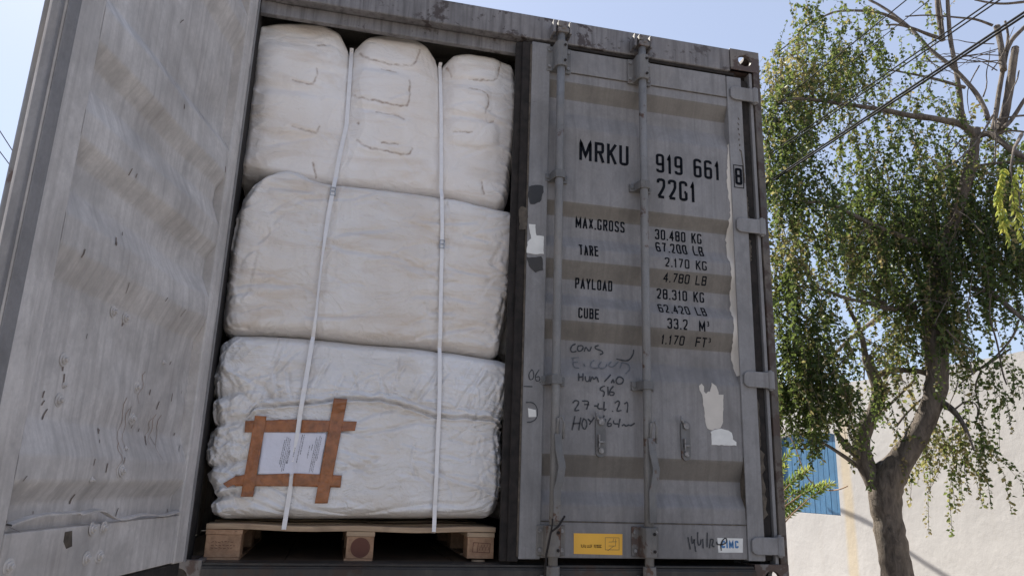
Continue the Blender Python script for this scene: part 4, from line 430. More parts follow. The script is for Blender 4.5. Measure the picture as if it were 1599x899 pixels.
def lettering(text, x0, z0, h, x1, fn, name='lettering', mat=None, parent=None, sw=.135, lift=.0008):
    total = sum(ADV.get(c,1) for c in text); gap = .30; tw = total+gap*(len(text)-1); u = (x1-x0)/tw; w = h*sw; x = x0
    for c in text:
        cw = u*ADV.get(c,1); mb = MB()
        if c != ' ':
            mode = None; kk = 0
            for g in GL[c]:
                if isinstance(g,str): mode = g; continue
                P = chaikin(g,2,mode == 'o') if mode else g; mode = None
                if c in '.': P = [(x+cw*.5, z0),(x+cw*.5, z0+w*1.05)]
                elif c == '^': P = [(x+w*.3+px_*(cw-w*.6), z0+w/2+pz*(h-w)) for px_,pz in P]
                else: P = [(x+w/2+px_*(cw-w), z0+w/2+pz*(h-w)) for px_,pz in P]
                if c in 'MRKUEFTLDPBIY14A' and len(P) >= 2 and c not in '.':
                    # flat stroke ends reach the full height
                    def ext(a, b):
                        l = math.hypot(a[0]-b[0],a[1]-b[1]) or 1; return (a[0]+(a[0]-b[0])/l*w/2, a[1]+(a[1]-b[1])/l*w/2)
                    P = [ext(P[0],P[1])]+list(P[1:-1])+[ext(P[-1],P[-2])]
                kk += 1; stroke(mb, P, w*(.62 if c == '^' else 1), fn, lift+.0003*kk, .010)
        x += cw+u*gap
        if c != ' ':
            o = mb.build('letter' if not c.isdigit() else 'digit', mat or M['black']); o.parent = cont; put(o, parent or doorR)
for s_, x0, z0, h, x1 in TEXT: lettering(s_, x0, z0, h, x1, fs, sw=.138 if h > .08 else .145)
lettering('8', 2.2705, 1.846, .088, 2.3085, ff_, sw=.15)
b = MB(); stroke(b, [(2.2655,1.832),(2.3145,1.832),(2.3145,1.948),(2.2655,1.948),(2.2655,1.832)], .0042, ff_); o = b.build('check_digit_box', M['black']); o.parent = cont; put(o, doorR)
for nm,data,mt,wd,fn in (('handwriting',HAND,'pen',.006,fs),('handwriting',FAINT,'pen_faint',.0055,fs),('handwriting',STRIPHAND,'pen',.004,ff_)):
    b = MB()
    for P in data:
        bx_ = lambda x,z: (.002 if z < .274 else float(ysurf(z))) if fn is fs else -.005
        stroke(b, chaikin(P,2) if len(P) > 2 else P, wd, bx_, .0022 if z < 0 else .0024, .01, .25, rs)
    o = b.build(nm, M[mt]); o.parent = cont; put(o, doorR); o['kind'] = 'stuff'
def patch(name, P, y, mat, parent, th=.0012, rough=0):
    b = MB()
    if rough:
        Q = []
        for i,a in enumerate(P):
            c = P[(i+1)%len(P)]; n = max(1,int(math.hypot(c[0]-a[0],c[1]-a[1])/.012))
            for k in range(n): Q.append((a[0]+(c[0]-a[0])*k/n+rs.uniform(-rough,rough), a[1]+(c[1]-a[1])*k/n+rs.uniform(-rough,rough)))
        P = Q
    b.prism([(x,z) for x,z in P], y-th, y, 0); o = b.build(name, mat); o.parent = cont; put(o, parent); return o
ysl = .002
patch('yellow_sticker', [(x,z) for x,z in PATCHES['yellow']], ysl-.0002, M['yellow'], doorR)
def line_on(name, polys, w, y, mat, parent):
    b = MB()
    for P in polys: stroke(b, P, w, lambda x,z: y, 0, .02)
    o = b.build(name, mat); o.parent = cont; put(o, parent); return o
yx0, yx1 = PATCHES['yellow'][0][0], PATCHES['yellow'][1][0]; yz0, yz1 = PATCHES['yellow'][2][1], PATCHES['yellow'][0][1]
def small_text(x0, x1, z, h, seed, y, mat, parent, vert=False, w=.0017, name='fine_print'):
    r = random.Random(seed); b = MB(); x = x0
    while x < x1:
        n = r.randint(3,9)
        for _ in range(n):
            if x > x1: break
            c = r.choice('ELIOTCHNU') if False else r.choice('ELIOTCFUSAR'); cw = h*.42
            for g in GL[c]:
                if isinstance(g,str): continue
                P = [((x+px_*cw, z+pz*h) if not vert else (z+pz*h, -(x+px_*cw))) for px_,pz in g]; stroke(b, P, w, lambda x,z: y, 0, .05)
            x += cw*1.35
        x += h*.5
    o = b.build(name, mat); o.parent = cont; put(o, parent); return o
line_on('sticker_diagram', [[(yx0+.135,yz0+.02),(yx0+.195,yz0+.02),(yx0+.195,yz1-.015),(yx0+.135,yz1-.015),(yx0+.135,yz0+.02)],[(yx0+.15,yz0+.035),(yx0+.18,yz0+.035),(yx0+.18,yz0+.062)],[(yx0+.145,yz0+.016),(yx0+.172,yz0+.035)],[(yx0+.15,yz0+.05),(yx0+.185,yz0+.052)],[(yx0+.168,yz0+.05),(yx0+.172,yz0+.065)]], .0016, ysl-.0018, M['gasket_brown'], doorR)
small_text(yx0+.03, yx0+.118, yz0+.028, .010, 4, ysl-.0018, M['black'], doorR)
patch('maker_sticker', PATCHES['logo'], ysl-.0002, M['white_film'], doorR)
lx0 = PATCHES['logo'][0][0]; lz = PATCHES['logo'][2][1]
lettering('CIMC', lx0+.018, lz+.017, .031, lx0+.098, lambda x,z: ysl-.0016, mat=M['blue_ink'], sw=.24, lift=.0002)
patch('torn_label', PATCHES['cream'], .0048, M['cream'], doorR, rough=.0022)
patch('torn_label', PATCHES['white_label'], .0046, M['white_film'], doorR, th=.0022, rough=.0015)
patch('torn_tape', PATCHES['tape_a'], -.0052, M['scuffed'], doorR, rough=.003)
patch('torn_tape', PATCHES['tape_w'], -.0056, M['white_film'], doorR, th=.002, rough=.0022)
patch('torn_tape', PATCHES['tape_b'], -.0058, M['scuffed'], doorR, th=.001, rough=.003)
patch('white_sticker', PATCHES['white_quad'], -.0052, M['white_film'], doorR)
b = MB()
for _ in range(6): pass
# vertical scribble on the hinge-side frame, and chips
o = line_on('paint_chips', [[(2.302+rs.uniform(-.004,.004), z+.006),(2.304+rs.uniform(-.004,.004), z-.006)] for z in np.linspace(2.2,2.03,7)]+[[(2.31,2.03),(2.318,1.95),(2.322,1.86)]], .006, -.0052, M['gasket_brown'], doorR)

# ---- rods, brackets, handles (made once per door)
def rod_set(door, sg, W):
    for s in (W-.13, W-.537):
        x = sg*s; t0 = .095
        b = MB(); b.tube([(x,t0,.045),(x,t0,.9),(x,t0,1.7),(x,t0,2.52)], .0185, 16); o = part(b,'lock_rod',M['rod'],door,smooth=True)
        for z in (1.762,.842):
            b = MB()
            P = [(-.052,0),(-.052,.012),(-.030,.014),(-.030,.045),(-.022,.074),(0,.080),(.022,.074),(.030,.045),(.034,.014),(.052,.012),(.052,0)]
            n = len(P); zz = (z-.019, z+.019)
            b.add([(x+px_,.04+py_,q) for q in zz for px_,py_ in P], [tuple(range(n)),tuple(range(2*n-1,n-1,-1))]+[(i,n+i,n+(i+1)%n,(i+1)%n) for i in range(n)])
            b.tube([(x-.041,.05,z),(x-.041,.058,z)],.009,8); b.tube([(x+.041,.05,z),(x+.041,.058,z)],.009,8); b.tube([(x+.014,.10,z),(x+.015,.116,z)],.006,8)
            part(b,'rod_bracket',M['keeper'],door,bevel=.002)
        # top housing
        for (za,zb_,nm) in ((2.30,2.43,'top_housing'),(.145,.262,'bottom_housing')):
            b = MB(); zz = (za,zb_); P = [(-.062,0),(-.062,.010),(-.032,.012),(-.030,.055),(-.022,.074),(0,.080),(.022,.074),(.030,.055),(.032,.012),(.058,.010),(.058,0)]; n = len(P)
            b.add([(x+px_,.044+py_,q) for q in zz for px_,py_ in P], [tuple(range(n)),tuple(range(2*n-1,n-1,-1))]+[(i,n+i,n+(i+1)%n,(i+1)%n) for i in range(n)])
            part(b,nm,M['keeper'],door,bevel=.004)
            for dx in (-.047,.046):
                for q in (za+.022,zb_-.022):
                    b = MB(); b.tube([(x+dx,.052,q),(x+dx,.062,q)],.008,6); part(b,'bolt',M['bolt'],door)
            b = MB(); 
            for q in (za+.025,zb_-.025): b.tube([(x-.012*sg,.122,q),(x-.012*sg,.1265,q)],.0065,8)
            part(b,'rivet_hole',M['rubber'],door)
        # cams at both ends
        b = MB(); b.box(x-.030,x+.024,.075,.120,2.475,2.50); b.box(x-.022,x+.022,.072,.118,2.505,2.535); b.tube([(x-.034,.10,2.49),(x+.004,.12,2.50)],.012,8); part(b,'locking_cam',M['casting'],door,bevel=.004)
        b = MB(); b.tube([(x,t0,.03),(x,t0,.11)],.027,14); b.box(x-.028,x+.03,.07,.115,.03,.05); part(b,'locking_cam',M['keeper'],door,bevel=.003)
        # handle: hook at the hub and flat bar hanging beside the rod
        b = MB(); b.tube([(x+sg*-.028,t0+.02,.60),(x+sg*-.030,t0+.03,.665),(x+sg*-.018,t0+.034,.69),(x+sg*-.004,t0+.03,.68),(x-sg*.002,t0+.024,.61)],[.006]*5,8); part(b,'handle_hook',M['rod'],door,smooth=True)
        b = MB(); P = [(x-sg*.004,t0+.025,.62),(x-sg*.008,t0+.034,.55),(x-sg*.020,t0+.038,.49),(x-sg*.010,t0+.037,.43),(x-sg*.002,t0+.034,.40),(x-sg*.004,t0+.034,.28)]
        vs = []
        for (a_,c_,q) in P: vs += [(a_-.016,c_-.005,q),(a_+.016,c_-.005,q),(a_+.016,c_+.005,q),(a_-.016,c_+.005,q)]
        b.add(vs,[(4*i+k,4*i+(k+1)%4,4*i+4+(k+1)%4,4*i+4+k) for i in range(5) for k in range(4)]+[(3,2,1,0),(20,21,22,23)]); part(b,'door_handle',M['keeper'],door,bevel=.003)
    for s in (W-.345, W-.735):
        x = sg*s; b = MB(); P = [(x+.023*math.cos(a),.62+ (.062 if math.sin(a) > 0 else -.062)+.023*math.sin(a)) for a in [k*math.pi/8+.001 for k in range(16)]]
        b.prism(P,.040,.049); part(b,'handle_retainer',M['keeper'],door,bevel=.002)
        b = MB(); b.tube([(x,.049,.682),(x,.060,.682)],.014,10); b.tube([(x,.049,.563),(x,.058,.563)],.012,10); b.box(x-.014,x+.014,.049,.062,.595,.602); b.box(x+.008*sg,x+.014*sg,.049,.066,.575,.628) if sg > 0 else b.box(x-.014,x-.008,.049,.066,.575,.628)
        part(b,'retainer_bolts',M['bolt'],door,bevel=.001)['kind'] = 'stuff'; b = MB(); b.tube([(x+sg*.012,.06,.69),(x+sg*.026,.064,.705),(x+sg*.024,.06,.722)],.006,7); part(b,'retainer_catch',M['bolt'],door,bevel=.001)
rod_set(doorR, 1, 1.09)
# thin cable tied round the lower left rod
b = MB(); b.tube([(1.405,-.085,.30),(1.375,-.10,.262),(1.345,-.10,.24),(1.330,-.095,.16),(1.322,-.09,.02)],.0045,7); b.tube([(1.345,-.10,.24),(1.350,-.10,.27),(1.352,-.095,.29)],.0035,6); o = b.build('tied_wire', M['rubber'], smooth=True); o.parent = cont; put(o, doorR)
# gasket along the closed door's free edge
b = MB(); b.box(1.168,1.243,.012,.034,.12,2.44); b.box(1.196,1.2405,-.001,.012,.12,2.44); part(b,'door_gasket',M['rubber'],bevel=.004)
b = MB(); b.box(1.2325,1.2395,-.006,.03,.14,2.43); part(b,'gasket_strip',M['gasket_brown'],bevel=.001)
patch('torn_tape', [(1.205,1.50),(1.24,1.505),(1.24,1.60),(1.222,1.61),(1.20,1.60)], -.006, M['gasket_brown'], doorR, rough=.003)

# ---- hinges and corner posts
for sg_,x0 in ((1,W_),(-1,XL)):
    X = lambda d: x0-sg_*d
    def bxm(b,d0,d1,y0,y1,z0,z1): b.box(min(X(d0),X(d1)),max(X(d0),X(d1)),y0,y1,z0,z1)
    b = MB(); bxm(b,0,.036,-.004,.12,.10,2.475); part(b,'corner_post',M['post'],bevel=.004)
    b = MB(); bxm(b,.0362,.10,.055,.18,.10,2.475); part(b,'post_web',M['rubber'])
    b = MB(); bxm(b,.040,.056,.004,.054,.10,2.47); part(b,'post_bar',M['frame'],bevel=.003)
    b = MB(); bxm(b,.062,.104,.014,.050,.13,2.43); part(b,'door_gasket',M['rubber'],bevel=.006)
    # castings
    for z0,z1 in ((2.473,2.591),(0,.118)):
        b = MB(); xa,xb = sorted((X(0),X(.162))); ya,yb = -.006,.172; th = .022
        cx_ = .5*(xa+xb); cz_ = .5*(z0+z1)+.0; n = 20
        def ring(face):
            vo = []; vi = []
            for k in range(n):
                a = 2*math.pi*k/n+math.pi/n; c_,s_ = math.cos(a),math.sin(a); q = max(abs(c_),abs(s_)); vo.append((c_/q,s_/q)); vi.append((c_,s_))
            return vo,vi
        vo,vi = ring(0)
        def quad(fn):
            vs = [fn(u*1.0,v*1.0,0,'o') for u,v in vo]+[fn(u,v,0,'i') for u,v in vi]+[fn(u,v,1,'i') for u,v in vi]+[fn(u,v,1,'o') for u,v in vo]
            f = []
            for k in range(n):
                k2 = (k+1)%n; f += [(k,k2,n+k2,n+k),(n+k,n+k2,2*n+k2,2*n+k),(2*n+k,2*n+k2,3*n+k2,3*n+k),(3*n+k,3*n+k2,k2,k)]
            b.add(vs,f)
        hx,hz,hy = .5*(xb-xa),.5*(z1-z0),.5*(yb-ya)
        quad(lambda u,v,d,k: (cx_+u*(hx if k == 'o' else .036), ya+d*th, cz_+v*(hz if k == 'o' else .031)))
        xo = X(0); quad(lambda u,v,d,k: (xo-sg_*d*th, .5*(ya+yb)+u*((hy-.001) if k == 'o' else .042)+.001, cz_+v*((hz-.001) if k == 'o' else .026)))
        zo = z1 if z0 > 1 else z0; dz_ = -1 if z0 > 1 else 1
        quad(lambda u,v,d,k: (cx_+u*((hx-.002) if k == 'o' else .031), .5*(ya+yb)+v*((hy-.002) if k == 'o' else .062), zo+dz_*d*th))
        bxm(b,.140,.162,ya+.001,yb,z0+.001,z1-.001); bxm(b,.001,.161,yb-.02,yb-.001,z0+.001,z1-.001)
        if z0 > 1: b.box(xa+.001,xb-.001,ya+.001,yb-.001,z0,z0+.018)
        part(b,'corner_casting',M['casting'],bevel=.003)
def hinge(z, k):
    b = MB(); h = .036; P = [(2.262,-h*.55),(2.270,-h*.85),(2.285,-h),(2.37,-h),(2.398,-h),(2.398,h),(2.37,h),(2.285,h),(2.270,h*.85),(2.262,h*.55)]
    b.prism([(x,z+q) for x,q in P], -.018, -.0065)
    b.tube([(2.398,-.010,z-.040),(2.398,-.010,z+.040)],.0175,14); b.tube([(2.398,-.010,z-.047),(2.398,-.010,z+.047)],.009,8)
    o = part(b,'hinge',M['frame'],doorR,bevel=.006); o.parent = cont; put(o, doorR)
for k,z in enumerate((2.335,1.640,.905,.192)): hinge(z,k)
# torn strips of old gasket beside the closed door's hinges
for z0,z1,w0 in ((.30,.60,.022),(.60,.83,.012),(1.68,1.80,.012),(1.46,1.58,.014)):
    b = MB(); vs = []; n = 14
    for i in range(n+1):
        z = z0+(z1-z0)*i/n; w = w0*(.5+.8*rs.random()) if 0 < i < n else .002
        vs += [(2.329,-.004,z),(2.331+w,.006,z),(2.331+w,.012,z),(2.329,.012,z)]
    b.add(vs,[(4*i+k,4*i+(k+1)%4,4*i+4+(k+1)%4,4*i+4+k) for i in range(n) for k in range(4)]); part(b,'torn_gasket',M['gasket_brown'])

# ---- header, sill, shell
b = MB(); b.box(XL+.162,2.276,-.002,.050,2.462,2.588); part(b,'door_header',M['header'],bevel=.006)
b = MB(); b.box(XL+.1,2.338,.056,.085,2.405,2.47); part(b,'header_lip',M['header'],bevel=.004)
b = MB(); b.box(1.245,2.30,.006,.04,2.445,2.458); part(b,'header_gasket',M['rubber'],bevel=.002)
b = MB(); b.box(XL+.1,2.338,.0502,.14,2.472,2.585); part(b,'header_box',M['inside'])
b = MB(); b.box(XL+.162,2.276,-.012,.11,-.0,.098); b.box(XL+.162,2.276,-.020,-.012,.062,.092)
for k in range(26):
    x = .2+k*.08; 
part(b,'door_sill',M['sill'],bevel=.006)
b = MB(); b.box(XL+.1,2.338,.0,.11,.0985,FL+.003)
part(b,'threshold_plate',M['sill'],bevel=.002)
for s in (.553,.96):
    x = 2.33-s; b = MB(); b.box(x-.045,x-.035,-.055,-.021,.02,.075); part(b,'cam_keeper',M['keeper'],bevel=.003); b = MB(); b.box(x+.035,x+.045,-.055,-.021,.02,.075); part(b,'cam_keeper',M['keeper'],bevel=.003)
    b = MB(); b.box(x-.046,x-.032,-.072,-.003,2.47,2.535); part(b,'cam_keeper',M['header'],bevel=.004); b = MB(); b.box(x+.034,x+.046,-.072,-.003,2.47,2.535); part(b,'cam_keeper',M['header'],bevel=.004)
# floor boards
for i in range(7):
    x0 = .015+i*.33; b = MB(); b.box(x0+.002,x0+.328,.1105,L_-.1,.06,FL-.001+rs.uniform(-.0015,.0015)); part(b,'floor_board',M['floorwood'],bevel=.002)
def corrug(y0, y1, p=.278, d=.036):
    P = []; y = y0
    while y+p < y1: P += [(y,0),(y+.10,0),(y+.14,d),(y+.24,d)]; y += p
    return P+[(y1,0)]
for sg_,x0,nm in ((1,W_,'side_wall'),(-1,XL,'side_wall')):
    vs = []; C_ = corrug(.16,L_-.02)
    for y,d in C_:
        x = x0-sg_*(.006+d); vs += [(x,y,.16),(x,y,2.47),(x-sg_*.003,y,2.47),(x-sg_*.003,y,.16)]
    b = MB(); n = len(C_); b.add(vs,[(4*i+k,4*i+(k+1)%4,4*i+4+(k+1)%4,4*i+4+k) for i in range(n-1) for k in range(4)]); part(b,nm,M['inside'])
    b = MB(); xa,xb = sorted((x0,x0-sg_*.06)); b.box(xa,xb,.173,L_-.17,2.4705,2.565); part(b,'top_rail',M['post'],bevel=.004)
    b = MB(); b.box(xa,xb,.173,L_-.17,.0,.1595); part(b,'bottom_rail',M['post'],bevel=.004)
vs = []; C_ = corrug(.141,L_-.02,.21,.02)
for y,d in C_: vs += [(XL+.0605,y,2.56-d),(W_-.0605,y,2.56-d),(W_-.0605,y,2.557-d),(XL+.0605,y,2.557-d)]
b = MB(); n = len(C_); b.add(vs,[(4*i+k,4*i+(k+1)%4,4*i+4+(k+1)%4,4*i+4+k) for i in range(n-1) for k in range(4)]); part(b,'roof_panel',M['inside'])
b = MB(); b.box(XL+.01,W_-.01,L_-.019,L_,.0,2.56); part(b,'front_wall',M['inside'])
for k in range(9): 
    y = .5+k*.62; b = MB(); b.box(XL+.061,W_-.061,y,y+.06,.0,.058); part(b,'cross_member',M['steel_dark'])

# --- left door, swung open towards the camera
Wl = 1.14
ML = Matrix(((.2243,-.9745,0,.03),(.9745,.2243,0,-.15),(0,0,1,0),(0,0,0,1)))
def dent(S,Z):
    d = .004*fbm(S*2.1,Z*1.8,7,2)+.0012*fbm(S*7,Z*7,8,2)
    for s0,z0,rs_,rz,a in ((.22,1.45,.20,.16,.018),(.30,1.12,.22,.14,-.020),(.16,.95,.10,.16,.020),(.40,1.25,.16,.10,.010),(.18,1.72,.12,.10,-.014),(.55,.62,.14,.10,.010),(.30,.52,.18,.07,-.012),(.72,1.5,.2,.2,.008),(.12,.62,.06,.1,.014)):
        q = ((S-s0)/rs_)**2+((Z-z0)/rz)**2; d = d+a*np.exp(-q*1.6)
    e = np.minimum(1, np.minimum(S-.09, Wl-.165-S)/.03+.15); return -d*np.clip(e,0,1)
doorL = make_leaf(Wl, -1, 2.43, .285, 2.314, .085, .165, [M['inner'], M['inner']], dent, 150, 320)
doorL.parent = cont; doorL.matrix_basis = ML; tag(doorL, 'open dented left door showing its grimy pale inner face')
def memL(name,s0,s1,t0,t1,z0,z1,mat,bv=.004): return member(doorL,-1,name,s0,s1,t0,t1,z0,z1,mat,bv)
memL('frame_member',0,.085,-.001,.05,.127,2.43,M['inner'],.006)
memL('frame_member',Wl-.165,Wl-.014,.004,.05,.127,2.43,M['inner'],.006)
memL('frame_member',.085,Wl-.165,.002,.05,2.314,2.43,M['inner'])
memL('frame_member',.085,Wl-.165,.003,.05,.131,.282,M['inner'])
memL('door_gasket',Wl-.0138,Wl+.004,.008,.03,.127,2.43,M['frame'],.004)
memL('gasket_strip',Wl-.060,Wl-.0145,.0005,.0042,.127,2.43,M['frame'],.001)
memL('door_gasket',.02,Wl-.01,.006,.03,.062,.126,M['rubber'],.004)
memL('gasket_strip',.0,.012,-.006,-.0005,.127,2.43,M['frame'],.001)
# buckled lip along the bottom member
b = MB(); vs = []; n = 60
for i in range(n+1):
    s = .095+(Wl-.17-.095)*i/n; z = .292+.014*math.exp(-((s-.60)/.07)**2)+.022*math.exp(-((s-.76)/.16)**2)+.004*math.sin(s*23)+.006*(s>.7); t = -.004-.006*math.exp(-((s-.6)/.1)**2)
    vs += [(-s,t,z),(-s,.012,z+.003),(-s,.012,z-.002),(-s,t,z-.004)]
b.add(vs,[(4*i+k,4*i+(k+1)%4,4*i+4+(k+1)%4,4*i+4+k) for i in range(n) for k in range(4)]); part(b,'buckled_lip',M['inner'],doorL)
def bolt_mesh(r, h):
    b = MB(); b.tube([(0,0,0),(0,-h*.25,0)],r*1.45,16); b.tube([(0,-h*.25,0),(0,-h*.8,0)],r*.95,6); b.tube([(0,-h*.8,0),(0,-h*1.5,0)],r*.5,10); return b
proto = bolt_mesh(.0125,.009).build('bolt', M['inner'], bevel=.0012); proto.parent = doorL
def dl_t(s,z):
    if z < .285: return .003
    if s > Wl-.165: return .004
    return float(tprof(z))-.003+float(dent(np.array([s]),np.array([z]))[0])
for i,(s,z) in enumerate(BOLTS):
    o = proto if i == 0 else proto.copy()
    if i: COL.objects.link(o)
    o.parent = doorL; o.location = (-s, dl_t(s,z), z); o.rotation_euler = (rs.uniform(-.12,.12), rs.uniform(0,1), rs.uniform(-.12,.12))
for (s,z) in SMALLBOLTS:
    o = proto.copy(); COL.objects.link(o); o.parent = doorL; o.location = (-s, dl_t(s,z), z); o.scale = (.5,.7,.5)
b = MB(); P = [(-s,z) for s,z in DPATCH]; b.prism(P, .0018, .0029); part(b,'dark_patch',M['gasket_brown'],doorL)
n0_ = set(doorL.children); rod_set(doorL, -1, Wl)
for o in list(doorL.children):
    if o not in n0_: o.location.y += .028
for z in (2.335,1.640,.905,.192):
    b = MB(); b.box(-.075,.03,.0505,.063,z-.036,z+.036); b.tube([(.032,.058,z-.045),(.032,.058,z+.045)],.0175,12); part(b,'hinge',M['frame'],doorL,bevel=.005)
# scratches, scabs of rust and old glue on the inner face
b = MB()
for _ in range(46):
    s = rs.uniform(.1,.95); z = rs.choice([rs.uniform(.3,.8),rs.uniform(.3,1.9)]); L = rs.uniform(.008,.03); a = rs.gauss(1.3,.35)
    P = [(s,z),(s+L*math.cos(a)*.6,z-L*.5),(s+L*math.cos(a),z-L)]
    w = rs.uniform(.001,.0035); vs = []
    for q in P:
        t = dl_t(*q)-.0016; vs += [(-(q[0]-w),t,q[1]),(-(q[0]+w),t,q[1])]
    b.add(vs,[(0,1,3,2),(2,3,5,4)])
part(b,'rust_scabs',M['scab'],doorL)['kind'] = 'stuff'
b = MB()
for s0,z0,L in ((.50,.63,.16),(.47,.60,.12),(.28,.60,.11),(.30,.585,.08),(.245,.60,.14),(.52,.50,.10),(.40,.72,.10)):
    P = [(s0+.012*math.sin(k*1.3)+.02*k/8, z0-L*k/8) for k in range(9)]; vs = []
    for k,q in enumerate(P):
        t = dl_t(*q)-.0013; w = .0014*(1-.6*k/8); vs += [(-(q[0]-w),t,q[1]),(-(q[0]+w),t,q[1])]
    b.add(vs,[(2*i,2*i+1,2*i+3,2*i+2) for i in range(8)])
part(b,'rust_runs',plain('rust_run',(.27,.17,.115),.7),doorL)['kind'] = 'stuff'
# ------------------------------------------------------------------ bales
def dist_poly(u, v, P):
    d = np.full(u.shape, 9.)
    for a,b in zip(P[:-1],P[1:]):
        ax,ay,bx,by = a[0],a[1],b[0],b[1]; dx,dy = bx-ax,by-ay; L2 = dx*dx+dy*dy+1e-12
        t = np.clip(((u-ax)*dx+(v-ay)*dy)/L2,0,1); d = np.minimum(d, np.hypot(u-ax-t*dx, v-ay-t*dy))
    return d
def crease(u, v, P, amp, w):
    """a fold: sharp valley with a soft ridge beside it, fading at its ends"""
    x0 = min(q[0] for q in P)-.08; x1 = max(q[0] for q in P)+.08; z0 = min(q[1] for q in P)-.08; z1 = max(q[1] for q in P)+.08
    m = (u > x0)&(u < x1)&(v > z0)&(v < z1); out = np.zeros_like(u)
    if not m.any(): return out
    uu, vv = u[m], v[m]; d = dist_poly(uu, vv, P)
    a,b = np.array(P[0]),np.array(P[-1]); dv = b-a; L = np.hypot(*dv)+1e-9; s = ((uu-a[0])*dv[0]+(vv-a[1])*dv[1])/L/L
    fade = np.clip(np.minimum(s,1-s)*5+.25,0,1); side = ((uu-a[0])*dv[1]-(vv-a[1])*dv[0])/L
    out[m] = fade*(-amp*np.exp(-(d/w)**2)+amp*.75*np.exp(-((side-w*1.7)/(w*1.5))**2)*np.exp(-(d/(w*3.2))**2)); return out
def rnd_creases(rs, n, x0,x1,z0,z1, ang, sp, L0,L1):
    out = []
    for _ in range(n):
        x = rs.uniform(x0,x1); z = rs.uniform(z0,z1); a = ang+rs.uniform(-sp,sp); L = rs.uniform(L0,L1); P = [(x,z)]; c = rs.uniform(-.35,.35)
        for k in range(4): P.append((P[-1][0]+math.cos(a)*L/4, P[-1][1]+math.sin(a)*L/4)); a += c
        out.append(P)
    return out
ALLV = []
def bale(name, label, spec, mat, yf, depth, disp, nx=290, nz=190, ny=56, stains=None, dx=0, group=None, RC=.05):
    top = np.array(sorted(spec['top'])); bot = np.array(sorted(spec['bot'])); lf = np.array(sorted(spec['left'],key=lambda q:q[1])); rt = np.array(sorted(spec['right'],key=lambda q:q[1]))
    xm0, xm1 = lf[:,0].mean(), rt[:,0].mean(); zm = .5*(top[:,1].mean()-bot[:,1].mean()); a = .5*(xm1-xm0); c = zm; bb = depth/2; YS = 3.2; R_ = RC
    gx, gz, gy = np.linspace(-1,1,nx), np.linspace(-1,1,nz), np.sin(np.linspace(-1,1,ny)*np.pi/2)
    P = []; F = []; off = 0
    def face(A, B, fn, flip):
        nonlocal off
        g1, g2 = np.meshgrid(A, B); n1, n2 = len(A), len(B); pts = fn(g1.ravel(), g2.ravel()); P.append(pts)
        idx = np.arange(n1*n2).reshape(n2,n1)+off; q = np.stack([idx[:-1,:-1],idx[:-1,1:],idx[1:,1:],idx[1:,:-1]],-1).reshape(-1,4)
        F.append(q[:,::-1] if flip else q); off += n1*n2
    o1 = lambda v: np.ones_like(v)
    face(gx,gz,lambda u,v: np.stack([u,-o1(u),v],1),False); face(gx,gz,lambda u,v: np.stack([u,o1(u),v],1),True)
    face(gy,gz,lambda u,v: np.stack([-o1(u),u,v],1),True); face(gy,gz,lambda u,v: np.stack([o1(u),u,v],1),False)
    face(gx,gy,lambda u,v: np.stack([u,v,-o1(u)],1),True); face(gx,gy,lambda u,v: np.stack([u,v,o1(u)],1),False)
    P = np.concatenate(P); F = np.concatenate(F)
    key = np.round(P*20000).astype(np.int64); key = (key[:,0]*100003+key[:,1])*100003+key[:,2]; _, first, inv = np.unique(key, return_index=True, return_inverse=True); P = P[first]; F = inv.reshape(-1)[F]
    dims = np.array([a,bb/YS,c]); Q = P*dims; q = np.clip(Q,-(dims-R_),dims-R_); d = Q-q; nn = d/np.linalg.norm(d,axis=1,keepdims=True); Q = q+R_*nn
    nn = nn/np.array([1,YS,1])*np.array([1,YS,1]); 
    xn, zn = Q[:,0]/a, Q[:,2]/c; Y = yf+bb+Q[:,1]*YS
    X0 = xm0+(xm1-xm0)*(xn+1)/2
    zt = np.interp(X0, top[:,0], top[:,1]); zb = np.interp(X0, bot[:,0], bot[:,1]); Zf = zb+(zt-zb)*(zn+1)/2
    ztm = np.percentile(top[:,1],70); back_ = np.clip((Y-yf-.25)/.5,0,1); Z = Zf
    xl = np.interp(Z, lf[:,1], lf[:,0]); xr = np.interp(Z, rt[:,1], rt[:,0]); X = xl+(xr-xl)*(xn+1)/2
    u = X+nn[:,0]*(Y-yf)*.9*(np.abs(nn[:,0]) > .3); v = Z+nn[:,2]*(Y-yf)*.9*(np.abs(nn[:,2]) > .3)
    dsp = disp(u, v, X, Z, Y, xn, zn); nr = nn.copy(); nr[:,2] *= .5; 
    # sides move less so that the traced outline holds
    V = np.stack([X,Y,Z],1)+nr*dsp[:,None]*np.array([.45,1,.45])
    V[:,1] -= .028*(1-xn**2)*(1-np.abs(zn)**3)*np.clip((bb-(Y-yf))/bb,0,1)
    dirt = np.zeros(len(V))
    if stains:
        for S in stains: dirt = np.maximum(dirt, np.exp(-(dist_poly(X+.004*noise2(X*40,Z*40,3),Z+.004*noise2(X*40,Z*40,9),S)/.0042)**2)*(Y < yf+.2))
    og = np.array([.6+dx, yf+bb, spec['bot'][0][1]])
    o = npmesh(name, V-og+np.array([dx,0,0]), F, mat, col={'dirt':dirt}); o.location = Vector(og)+Vector((0,0,ZB)); tag(o, label, 'bale', group or 'white wrapped bales stacked in the container')
    if dx == 0: ALLV.append(V)
    return o
rb = random.Random(21)
def wr(u, v, seed, ang, sx, sy, warp=.5):
    """anisotropic ridged wrinkles"""
    ca, sa = math.cos(ang), math.sin(ang); a = u*ca+v*sa; b = -u*sa+v*ca; w = noise2(u*4,v*4,seed+5)*warp
    return ridge(a*sx+w, b*sy+w, seed)
s1x = lambda z: np.interp(z, [q[1] for q in STRAP1][::-1], [q[0] for q in STRAP1][::-1])
